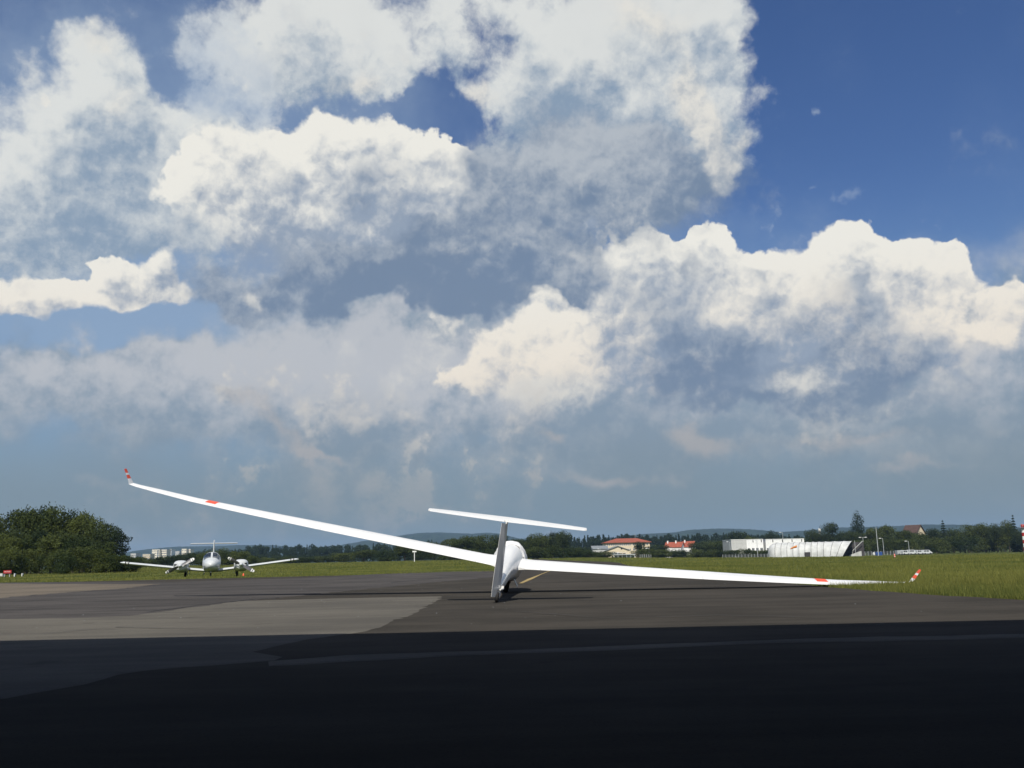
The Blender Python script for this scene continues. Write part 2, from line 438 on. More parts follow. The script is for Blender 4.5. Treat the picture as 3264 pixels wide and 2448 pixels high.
class MB:
    """Collects shapes and links them as one mesh object."""
    def __init__(s):
        s.v, s.f, s.mi = [], [], []

    def add(s, verts, faces, mi=0):
        n = len(s.v)
        s.v += [tuple(p) for p in verts]
        s.f += [tuple(i + n for i in f) for f in faces]
        s.mi += [mi] * len(faces)
        return s

    def box(s, c, size, rz=0.0, mi=0, rx=0.0, taper=1.0):
        hx, hy, hz = (q / 2 for q in size)
        M = Matrix.Translation(c) @ Matrix.Rotation(rz, 4, 'Z') @ Matrix.Rotation(rx, 4, 'X')
        vs_ = [M @ Vector((x * hx * (taper if z > 0 else 1), y * hy * (taper if z > 0 else 1), z * hz)) for z in (-1, 1) for y in (-1, 1) for x in (-1, 1)]
        return s.add(vs_, [(0, 2, 3, 1), (4, 5, 7, 6), (0, 1, 5, 4), (2, 6, 7, 3), (0, 4, 6, 2), (1, 3, 7, 5)], mi)

    def loft(s, secs, caps=True, closed=True, mi=0):
        n, m = len(secs), len(secs[0])
        faces = []
        for i in range(n - 1):
            for j in range(m if closed else m - 1):
                k = (j + 1) % m
                faces.append((i * m + j, i * m + k, (i + 1) * m + k, (i + 1) * m + j))
        if caps and closed:
            faces.append(tuple(range(m - 1, -1, -1)))
            faces.append(tuple((n - 1) * m + j for j in range(m)))
        return s.add([p for q in secs for p in q], faces, mi)

    def tube(s, path, rad, n=8, mi=0, caps=True):
        path = [Vector(p) for p in path]
        rad = rad if isinstance(rad, (list, tuple)) else [rad] * len(path)
        secs = []
        for i, p in enumerate(path):
            d = (path[min(i + 1, len(path) - 1)] - path[max(i - 1, 0)]).normalized()
            a = d.cross(Vector((0, 0, 1)) if abs(d.z) < 0.9 else Vector((0, 1, 0))).normalized()
            b = d.cross(a)
            secs.append([p + (a * math.cos(t) + b * math.sin(t)) * rad[i] for t in (2 * math.pi * k / n for k in range(n))])
        return s.loft(secs, caps, True, mi)

    def lathe(s, prof, n=16, M=None, mi=0):
        """prof: (radius, height) pairs about Z."""
        M = M or Matrix.Identity(4)
        secs = [[M @ Vector((r * math.cos(2 * math.pi * k / n), r * math.sin(2 * math.pi * k / n), z)) for k in range(n)] for r, z in prof]
        return s.loft(secs, True, True, mi)

    def build(s, name, mats, parent=None, smooth=None, **kw):
        me = bpy.data.meshes.new(name)
        me.from_pydata(s.v, [], s.f)
        bm = bmesh.new()
        bm.from_mesh(me)
        bmesh.ops.remove_doubles(bm, verts=bm.verts, dist=1e-5)
        bmesh.ops.recalc_face_normals(bm, faces=bm.faces)
        bm.to_mesh(me)
        bm.free()
        if len(me.polygons) == len(s.mi):
            me.polygons.foreach_set('material_index', s.mi)
        for m in (mats if isinstance(mats, (list, tuple)) else [mats]):
            me.materials.append(m)
        if smooth is not None:
            me.polygons.foreach_set('use_smooth', [True] * len(me.polygons))
            me.set_sharp_from_angle(angle=R(smooth))
        o = bpy.data.objects.new(name, me)
        COL.objects.link(o)
        if parent:
            o.parent = parent
        return tag(o, **kw)


def np_mesh(name, verts, faces, mat):
    """verts (n,3), faces (m,k) numpy -> mesh data, quickly."""
    me = bpy.data.meshes.new(name)
    n, (m, k) = len(verts), faces.shape
    me.vertices.add(n)
    me.vertices.foreach_set('co', np.ascontiguousarray(verts, dtype=np.float32).ravel())
    me.loops.add(m * k)
    me.loops.foreach_set('vertex_index', np.ascontiguousarray(faces, dtype=np.int32).ravel())
    me.polygons.add(m)
    me.polygons.foreach_set('loop_start', np.arange(0, m * k, k, dtype=np.int32))
    me.update(calc_edges=True)
    me.materials.append(mat)
    return me


def link(name, me, parent=None, **kw):
    o = bpy.data.objects.new(name, me)
    COL.objects.link(o)
    if parent:
        o.parent = parent
    return tag(o, **kw)


def copy_tree(o, parent=None):
    c = o.copy()
    COL.objects.link(c)
    if parent:
        c.parent = parent
    for ch in list(o.children):
        copy_tree(ch, c)
    return c


# ------------------------------------------------------------------ materials
def pmat(name, color, rough=0.6, var=0.15, scale=3.0, bump=0.0, bscale=None, spec=0.5, metal=0.0, coat=0.0, color2=None, trans=0.0, rand=0.0, island=0.0, stretch=None):
    """Principled surface whose colour is varied by noise (grain, wear), with fine relief."""
    m = bpy.data.materials.new(name)
    m.use_nodes = True
    t = m.node_tree
    N = NT(t)
    b = t.nodes['Principled BSDF']
    vec = N.node('ShaderNodeTexCoord').outputs['Object']
    if stretch:
        mp = N.node('ShaderNodeMapping')
        mp.inputs['Scale'].default_value = stretch
        N.put(mp.inputs['Vector'], vec)
        vec = mp.outputs[0]
    n1 = N.noise(vec, scale, 6, 0.6)
    c2 = color2 or tuple(c * (1 - var * 2) for c in color)
    c1 = color if color2 else tuple(min(1, c * (1 + var)) for c in color)
    f = N.sstep(0.3, 0.7, n1)
    if rand:
        f = f + (E(N, N.node('ShaderNodeObjectInfo').outputs['Random']) - 0.5) * rand
    if island:
        f = f + (E(N, N.node('ShaderNodeNewGeometry').outputs['Random Per Island']) - 0.5) * island
    N.put(b.inputs['Base Color'], N.mix(f, c2, c1))
    b.inputs['Roughness'].default_value = rough
    b.inputs['Specular IOR Level'].default_value = spec
    b.inputs['Metallic'].default_value = metal
    b.inputs['Coat Weight'].default_value = coat
    b.inputs['Coat Roughness'].default_value = 0.08
    if bump:
        bn = N.node('ShaderNodeBump')
        bn.inputs['Strength'].default_value = bump
        bn.inputs['Distance'].default_value = 0.02
        N.put(bn.inputs['Height'], N.noise(vec, bscale or scale * 12, 4, 0.6))
        N.put(b.inputs['Normal'], bn.outputs[0])
    if trans:
        out = t.nodes['Material Output']
        tr = N.node('ShaderNodeBsdfTranslucent')
        N.put(tr.inputs['Color'], N.mix(f, tuple(c * 0.9 for c in c2), c1))
        ms = N.node('ShaderNodeMixShader')
        ms.inputs[0].default_value = trans
        N.put(ms.inputs[1], b.outputs[0])
        N.put(ms.inputs[2], tr.outputs[0])
        N.put(out.inputs['Surface'], ms.outputs[0])
    return m


def asphalt(name, c1, c2, blotch=0.35, stain=(0.5, 0.5, 0.5)):
    m = bpy.data.materials.new(name)
    m.use_nodes = True
    t = m.node_tree
    N = NT(t)
    b = t.nodes['Principled BSDF']
    vec = N.node('ShaderNodeTexCoord').outputs['Object']
    big = N.noise(vec, blotch, 5, 0.62)
    mp = N.node('ShaderNodeMapping')
    mp.inputs['Scale'].default_value = (0.35, 1.6, 1)
    mp.inputs['Rotation'].default_value = (0, 0, R(-14))
    N.put(mp.inputs['Vector'], vec)
    streak = N.noise(mp.outputs[0], 0.9, 6, 0.65)
    grit = N.noise(vec, 55.0, 3, 0.7)
    stone = N.noise(vec, 210.0, 2, 0.6)
    col = N.mix(N.sstep(0.40, 0.60, big * 0.5 + streak * 0.5), c2, c1)
    dark = tuple(c * 0.55 for c in c2)
    col = N.mix((N.sstep(0.52, 0.72, grit) * 0.55), col, dark)
    col = N.mix((N.sstep(0.60, 0.74, stone) * 0.5), col, tuple(min(1, c * 1.9) for c in c1))
    # old oil and tyre marks
    oil = N.noise(vec, 1.3, 4, 0.55)
    col = N.mix(N.sstep(0.64, 0.72, oil) * 0.35, col, dark)
    N.put(b.inputs['Base Color'], col)
    b.inputs['Roughness'].default_value = 0.95
    b.inputs['Specular IOR Level'].default_value = 0.03
    bn = N.node('ShaderNodeBump')
    bn.inputs['Strength'].default_value = 0.5
    bn.inputs['Distance'].default_value = 0.006
    N.put(bn.inputs['Height'], grit * 0.6 + stone * 0.4)
    N.put(b.inputs['Normal'], bn.outputs[0])
    return m


M = {}
M['gelcoat'] = pmat('gelcoat', (0.80, 0.80, 0.77), 0.28, 0.02, 2.5, coat=0.3)
M['white_paint'] = pmat('white_paint', (0.56, 0.58, 0.58), 0.35, 0.04, 2.0, coat=0.2)
M['orange'] = pmat('orange_paint', (0.80, 0.095, 0.035), 0.45, 0.05, 8)
M['black'] = pmat('black_paint', (0.015, 0.015, 0.016), 0.5, 0.1)
M['rubber'] = pmat('rubber', (0.016, 0.016, 0.016), 0.85, 0.2, 20)
M['grey_metal'] = pmat('grey_metal', (0.30, 0.31, 0.32), 0.45, 0.12, 6, metal=0.4)
M['pale_metal'] = pmat('pale_metal', (0.52, 0.54, 0.54), 0.45, 0.1, 6, metal=0.3)
M['glass'] = pmat('dark_glass', (0.02, 0.026, 0.03), 0.06, 0.1, 2, spec=0.9)
M['cloth'] = pmat('cover_cloth', (0.74, 0.74, 0.72), 0.8, 0.06, 5, bump=0.25, bscale=9)
M['strap'] = pmat('strap_webbing', (0.28, 0.20, 0.16), 0.8, 0.2, 40)
M['yellow_line'] = pmat('yellow_line', (0.36, 0.26, 0.09), 0.8, 0.25, 7)
M['asphalt_new'] = asphalt('asphalt_new', (0.059, 0.053, 0.045), (0.039, 0.036, 0.031))
M['asphalt_old'] = asphalt('asphalt_old', (0.126, 0.117, 0.099), (0.086, 0.081, 0.071), 0.22)
M['asphalt_mid'] = asphalt('asphalt_mid', (0.082, 0.076, 0.071), (0.050, 0.047, 0.045), 0.3)
M['concrete_tan'] = asphalt('concrete_tan', (0.155, 0.132, 0.102), (0.115, 0.098, 0.078), 0.3)
M['field'] = pmat('field_soil', (0.075, 0.095, 0.022), 0.95, 0.25, 0.35, bump=0.5, bscale=6, spec=0.1)
M['blade'] = pmat('grass_blade', (0.205, 0.205, 0.052), 0.75, 0.2, 0.13, color2=(0.082, 0.105, 0.027), trans=0.25, island=1.0, spec=0.15)
M['leaf'] = pmat('leaf', (0.080, 0.098, 0.024), 0.75, 0.2, 0.9, color2=(0.024, 0.040, 0.012), trans=0.22, rand=1.1, island=0.8, spec=0.15)
M['leaf_dark'] = pmat('leaf_dark', (0.044, 0.060, 0.020), 0.75, 0.2, 0.9, color2=(0.014, 0.026, 0.011), trans=0.15, rand=1.0, island=0.8, spec=0.15)
M['needle'] = pmat('needle', (0.026, 0.042, 0.020), 0.8, 0.2, 0.9, color2=(0.010, 0.018, 0.010), trans=0.1, rand=0.5, island=0.8, spec=0.1)
M['bark'] = pmat('bark', (0.07, 0.055, 0.042), 0.9, 0.3, 6, bump=0.6, stretch=(3, 3, 0.6))
M['hill'] = pmat('hill_wood', (0.030, 0.048, 0.024), 0.95, 0.3, 0.02, bump=0.8, bscale=0.12, spec=0.05)
M['plaster'] = pmat('plaster', (0.74, 0.68, 0.54), 0.85, 0.06, 0.8)
M['plaster_grey'] = pmat('plaster_grey', (0.50, 0.50, 0.48), 0.85, 0.06, 0.8)
M['plaster_cream'] = pmat('plaster_cream', (0.66, 0.56, 0.40), 0.85, 0.06, 0.8)
M['plaster_white'] = pmat('plaster_white', (0.80, 0.80, 0.78), 0.8, 0.04, 0.8)
M['roof_red'] = pmat('roof_red', (0.30, 0.075, 0.040), 0.85, 0.15, 1.5, bump=0.5, bscale=6)
M['roof_brown'] = pmat('roof_brown', (0.075, 0.042, 0.034), 0.85, 0.15, 1.5, bump=0.5, bscale=6)
M['roof_grey'] = pmat('roof_grey', (0.20, 0.22, 0.23), 0.7, 0.12, 1.5)
M['window'] = pmat('window_glass', (0.035, 0.045, 0.055), 0.15, 0.2, 0.7, spec=0.7)
M['frame'] = pmat('window_frame', (0.72, 0.72, 0.70), 0.6, 0.05)
M['prop'] = pmat('propeller_paint', (0.10, 0.10, 0.105), 0.4, 0.1, 5)
M['tar'] = pmat('tar_seal', (0.018, 0.017, 0.016), 0.7, 0.2, 9)
M['tent'] = pmat('tent_fabric', (0.58, 0.59, 0.57), 0.7, 0.12, 0.5, color2=(0.42, 0.43, 0.41), island=0.5)
M['tent_dark'] = pmat('tent_rib_and_shade', (0.055, 0.05, 0.05), 0.8, 0.2, 0.5)  # dark seam ribs, and the tent's inner shade put into the colour
M['blue'] = pmat('blue_paint', (0.025, 0.075, 0.26), 0.5, 0.1, 2)
M['red'] = pmat('red_paint', (0.42, 0.025, 0.022), 0.5, 0.1, 4)
M['sign_white'] = pmat('sign_white', (0.75, 0.75, 0.72), 0.6, 0.05)
M['steel_sheet'] = pmat('steel_sheet', (0.22, 0.23, 0.23), 0.6, 0.1, 0.6)
M['wind_orange'] = pmat('windsock_cloth', (0.75, 0.26, 0.04), 0.8, 0.1, 3, trans=0.3)

# ------------------------------------------------------------------ ground
TY = [(-400, 0), (50, 0), (57, -0.14), (66, -0.12), (110, 0.02), (180, 0.2), (260, 0.36), (400, 0.55), (9000, 0.55)]
YS = [-400, -60, -20, 0, 10, 20, 30, 40, 50, 57, 66, 80, 95, 110, 130, 150, 180, 215, 260, 300, 345, 400, 500, 700, 1000, 1600, 2600, 4000, 6000, 6600]
XS = [-6200, -4000, -2000, -1000, -500, -250, -120, -60, -30, -15, 0, 15, 25, 35, 45, 60, 75, 95, 120, 160, 250, 500, 1000, 2000, 4000, 6200]


def _sm(t):
    t = min(1, max(0, t))
    return t * t * (3 - 2 * t)


def terr(x, y):
    z = float(np.interp(y, [p[0] for p in TY], [p[1] for p in TY]))
    return z - 1.45 * _sm((x - 15) / 60) * _sm((y - 55) / 230)


def place(u, y, dz=0.0):
    """Spot on the terrain, y metres ahead, under column u of the photograph (column read at the horizon)."""
    p = at(u, 1780 - (u - 1632) * 0.021, y)
    return Vector((p.x, y, terr(p.x, y) + dz))


b = MB()
nx = len(XS)
b.add([(x, y, terr(x, y) - 0.012) for y in YS for x in XS],
      [(j * nx + i, j * nx + i + 1, (j + 1) * nx + i + 1, (j + 1) * nx + i) for j in range(len(YS) - 1) for i in range(nx - 1)])
b.build('field', M['field'], smooth=40, kind='structure')

EDGE_R = [(4, 60), (8.6, 60), (9.0, 16), (9.6, 10.2), (10.6, 7.6), (11.4, 6.5), (14, 6.05), (17, 5.85), (24, 6.0), (35, 6.6), (50, 7.4), (75, 9.0), (105, 11.5), (130, 9.6), (184, 6.9), (300, 6.0)]
EDGE_L = [(44, -1.5), (48, -0.9), (75, 0.4), (120, 2.0), (184, 3.6), (300, 4.6)]
FAR_EDGE = [(-90, 41.0), (-60, 41.5), (-40, 42.5), (-21, 43.6), (-14, 44.6), (-8, 46.0), (-4, 47.2), (-1.2, 48.0)]


def wav(t, a, f, ph):
    return a * (math.sin(t * f + ph) + 0.6 * math.sin(t * f * 2.7 + ph * 2.1) + 0.4 * math.sin(t * f * 6.1 + ph))


def er(y):
    return float(np.interp(y, [p[0] for p in EDGE_R], [p[1] for p in EDGE_R]))


def el(y):
    return float(np.interp(y, [p[0] for p in EDGE_L], [p[1] for p in EDGE_L]))


def far(x):
    return float(np.interp(x, [p[0] for p in FAR_EDGE], [p[1] for p in FAR_EDGE]))


def paved(x, y):
    if y < 9.0:
        return True
    if y < 44 and x < 0:
        return y < far(x)
    if x <= el(y) and y > 44:
        return y < far(min(x, -1.2)) if x < -1.2 else (y < 48)
    return x < er(y)


# apron and taxiway: strips between their edges (each strip end lies on a break of the terrain)
ys = sorted(set([-30, 2.2] + list(np.linspace(4, 9, 6)) + list(np.linspace(9, 24, 61)) + list(np.linspace(24, 48, 25)) + [50, 57, 66, 80, 95, 110, 130, 150, 180, 215, 260, 300]))
b = MB()
L, Rr = [], []
for y in ys:
    xl = -90 if y <= 41 else (el(y) if y >= 48 else float(np.interp(y, [p[1] for p in FAR_EDGE], [p[0] for p in FAR_EDGE])))
    xr = er(y) + (wav(y, 0.035, 3.1, 0.4) if 10 < y < 50 else 0)
    L.append((xl, y, terr(0, y)))
    Rr.append((xr, y, terr(0, y)))
b.loft([[p, ((p[0] + q[0]) / 2, p[1], p[2]), q] for p, q in zip(L, Rr)], caps=False, closed=False)
b.build('apron', M['asphalt_new'], kind='structure')


def px(u, v, x0=0.0, y0=1780.0, k=0.7378):
    return on_ground(x0 + u * k, y0 + v * k)


def sheet(name, pts, z, mat, jag=0.04, seed=1, **kw):
    """Flat irregular patch; its outline is broken up between the given corners."""
    rr = random.Random(seed)
    out = []
    for i, p in enumerate(pts):
        q = pts[(i + 1) % len(pts)]
        d = (q - p).length
        n = max(1, min(60, int(d / 0.18)))
        a = min(jag, d * 0.05)
        for k in range(n):
            f = k / n
            c = p.lerp(q, f)
            e = 0 if k == 0 else 1
            out.append((c.x + rr.uniform(-a, a) * e, c.y + rr.uniform(-a, a) * e, z))
    bm = bmesh.new()
    vs_ = [bm.verts.new(p) for p in out]
    n_ = len(vs_)
    es = [bm.edges.new((vs_[i], vs_[(i + 1) % n_])) for i in range(n_)]
    bmesh.ops.triangle_fill(bm, edges=es, use_beauty=True, use_dissolve=False)
    # feathered rim running down to the surface below
    area = sum(out[i][0] * out[(i + 1) % n_][1] - out[(i + 1) % n_][0] * out[i][1] for i in range(n_))
    sg = 1 if area > 0 else -1
    rim = []
    for i in range(n_):
        dx, dy = out[(i + 1) % n_][0] - out[i - 1][0], out[(i + 1) % n_][1] - out[i - 1][1]
        l_ = max(1e-6, math.hypot(dx, dy))
        rim.append(bm.verts.new((out[i][0] + sg * dy / l_ * 0.05, out[i][1] - sg * dx / l_ * 0.05, 0.0004)))
    for i in range(n_):
        bm.faces.new((vs_[i], vs_[(i + 1) % n_], rim[(i + 1) % n_], rim[i]))
    bmesh.ops.recalc_face_normals(bm, faces=bm.faces)
    me = bpy.data.meshes.new(name)
    bm.to_mesh(me)
    bm.free()
    if len(me.polygons) and me.polygons[0].normal.z < 0:
        me.flip_normals()
    me.materials.append(mat)
    return link(name, me, **kw)


old = [(1900, 165), (1830, 206), (1760, 240), (1660, 280), (1560, 315), (1380, 340), (1200, 372), (1060, 405), (1110, 414), (1190, 428), (1160, 440), (750, 470), (600, 484),
       (480, 502), (330, 545), (150, 575), (0, 603), (-700, 690), (-1300, 330), (-300, 262), (0, 258), (300, 255), (560, 243), (700, 225), (900, 198), (1000, 186), (1300, 178), (1600, 170)]
sheet('old_asphalt_patch', [px(*p) for p in old], 0.004, M['asphalt_old'], 0.06, 3, kind='structure')
mid = [(2140, 52), (1750, 62), (1300, 86), (700, 104), (0, 104), (-900, 100), (-1300, 245), (-300, 266), (0, 262), (300, 260), (560, 248), (700, 230), (900, 203), (1000, 190), (1500, 140), (1900, 100), (2150, 80)]
sheet('worn_asphalt_patch', [px(*p) for p in mid], 0.008, M['asphalt_mid'], 0.10, 4, kind='structure')
tan = [(690, 111), (540, 131), (300, 147), (0, 173), (-500, 215), (-900, 135), (-400, 108), (0, 110), (300, 112)]
sheet('pale_concrete_patch', [px(*p) for p in tan], 0.012, M['concrete_tan'], 0.08, 5, kind='structure')
top_ = [(1185, 446), (1500, 421), (1800, 412), (2212, 399), (2500, 388), (2800, 374), (3200, 360), (3700, 344), (4424, 329), (5200, 316)]
low_ = [(5200, 327), (4424, 341), (3900, 352), (3500, 360), (3200, 368), (2900, 382), (2500, 399), (2212, 408), (1850, 424), (1560, 440), (1300, 456), (1190, 462)]
sheet('pale_seam_strip', [px(*p) for p in top_ + low_], 0.006, M['asphalt_old'], 0.035, 6, kind='structure')
# tar sealed cracks wander over the apron
def crack(pts, w, seed):
    rr = random.Random(seed)
    P_ = [px(*p) for p in pts]
    line = []
    for p, q in zip(P_, P_[1:]):
        n = max(2, int((q - p).length / 0.35))
        for k in range(n):
            c = p.lerp(q, k / n)
            d = (q - p).normalized()
            o = rr.uniform(-0.05, 0.05)
            line.append((Vector((c.x - d.y * o, c.y + d.x * o, 0)), d))
    secs = []
    for i, (c, d) in enumerate(line):
        h = w * rr.uniform(0.4, 1.2) * (0.2 if i in (0, len(line) - 1) else 1)
        secs.append([Vector((c.x - d.y * h, c.y + d.x * h, 0.013)), Vector((c.x + d.y * h, c.y - d.x * h, 0.013))])
    MB().loft(secs, caps=False, closed=False).build('sealed_crack', M['tar'], kind='structure')


crack([(1690, 107), (1760, 98), (1840, 92), (1960, 80)], 0.045, 1)
crack([(1210, 170), (1000, 188), (900, 199), (700, 226), (560, 244)], 0.03, 2)
crack([(0, 172), (300, 146), (540, 130), (690, 111)], 0.04, 4)
crack([(2200, 230), (2600, 262), (3100, 250), (3700, 262)], 0.012, 5)
crack([(200, 330), (500, 300), (820, 306), (1100, 290)], 0.015, 6)
# small bits of gravel lie loose on the newer asphalt
b = MB()
for _ in range(90):
    y = random.uniform(9, 30)
    x = random.uniform(-6, 6)
    r = random.uniform(0.004, 0.009)
    b.add([(x + r, y, 0.008), (x - r * 0.6, y + r, 0.008), (x - r, y - r, 0.008), (x, y, 0.008 + r)], [(0, 1, 3), (1, 2, 3), (2, 0, 3)])
b.build('loose_gravel', M['roof_grey'], kind='stuff')

# yellow taxi line
pts = [on_ground(u, v) for u, v in ((1660, 1860), (1690, 1846), (1722, 1832), (1755, 1819))] + [Vector((2.6, 57, 0)), Vector((3.3, 66, 0)), Vector((4.2, 80, 0)), Vector((4.8, 110, 0)), Vector((4.9, 180, 0))]
secs = []
for i, p in enumerate(pts):
    d = (pts[min(i + 1, len(pts) - 1)] - pts[max(0, i - 1)]).normalized()
    n = Vector((d.y, -d.x, 0))
    w = [0.05, 0.085, 0.035, 0.03][i] if i < 4 else 0.03
    z = terr(0, p.y) + 0.008
    secs.append([Vector((p.x, p.y, z)) - n * w, Vector((p.x, p.y, z)) + n * w])
MB().loft(secs, caps=False, closed=False).build('yellow_taxi_line', M['yellow_line'], kind='structure')

# ------------------------------------------------------------------ hangar behind and over the camera: it casts the foreground shade
hg = empty('hangar', (0, 0, 0), label='grey steel hangar whose open doorway shades the nearest apron', cat='hangar')
HY, HH = 4.38, 5.0
w = MB()
w.box((-17, (HY - 24) / 2, HH / 2 - 0.05), (0.25, HY + 24, HH - 0.1))
w.box((17, (HY - 24) / 2, HH / 2 - 0.05), (0.25, HY + 24, HH - 0.1))
w.box((0, -24, HH / 2 - 0.05), (33.7, 0.25, HH - 0.1))
w.build('wall', M['steel_sheet'], hg)
MB().box((0, HY - 0.13, 4.45), (33.7, 0.2, 0.9)).build('header', M['steel_sheet'], hg)
MB().box((0, (HY - 24) / 2 - 0.06, HH + 0.02), (34.6, HY + 24.2, 0.14)).build('roof', M['roof_grey'], hg)
for sx in (-1, 1):
    d = MB().box((sx * 13.2, HY - 0.35, 1.98), (7, 0.08, 3.96))
    for k in range(8):
        d.box((sx * 13.2 - 3.3 + k * 0.94, HY - 0.29, 1.98), (0.06, 0.05, 3.9))
    d.build('sliding_door', M['steel_sheet'], hg)
MB().box((0, -11.0, -0.045), (33.6, 26, 0.1)).build('hangar_floor', M['plaster_grey'], hg)

# ------------------------------------------------------------------ glider
def airfoil(n=13, t=0.14, c=0.03, x0=0.0, x1=1.0):
    """Outline from rear-top forward over the nose to rear-bottom; x 0 nose .. 1 tail."""
    xs = [x0 + (x1 - x0) * (1 - math.cos(math.pi * i / (n - 1))) / 2 for i in range(n)]
    th = lambda x: 5 * t * (0.2969 * math.sqrt(max(x, 0)) - 0.126 * x - 0.3516 * x * x + 0.2843 * x ** 3 - 0.1015 * x ** 4) + 0.0012
    cm = lambda x: c * 4 * x * (1 - x)
    up = [(x, cm(x) + th(x)) for x in reversed(xs)]
    lo = [(x, cm(x) - th(x)) for x in (xs[1:] if x0 == 0 else xs)]
    return up + lo


WING = [(0.0, 0.235, 0.86, 0.575, 0.15), (0.27, 0.235, 0.84, 0.578, 0.15), (0.5, 0.235, 0.80, 0.592, 0.15), (1.8, 0.225, 0.755, 0.678, 0.145), (3.8, 0.20, 0.67, 0.811, 0.14),
        (5.3, 0.145, 0.545, 0.918, 0.14), (6.35, 0.085, 0.44, 1.000, 0.135), (7.1, 0.02, 0.345, 1.085, 0.13), (7.52, -0.05, 0.255, 1.135, 0.125), (7.65, -0.085, 0.215, 1.158, 0.12)]
INC = R(10.0)


def wing_at(s):
    a = [float(np.interp(s, [w[0] for w in WING], [w[i] for w in WING])) for i in range(1, 5)]
    return a


def wing_section(s, side, prof, grow=0.0):
    le, ch, z, _ = wing_at(s)
    inc = INC - R(1.6) * s / 7.4
    out = []
    for x, h in prof:
        cx, cz = (x - 0.4) * ch, h * ch + (grow if h > 0.02 else -grow)
        y = -(cx * math.cos(inc)) - cz * math.sin(inc) * 0
        zz = -cx * math.sin(inc) + cz * math.cos(inc)
        out.append(Vector((side * s, le - 0.4 * ch + y, z + zz)))
    return out


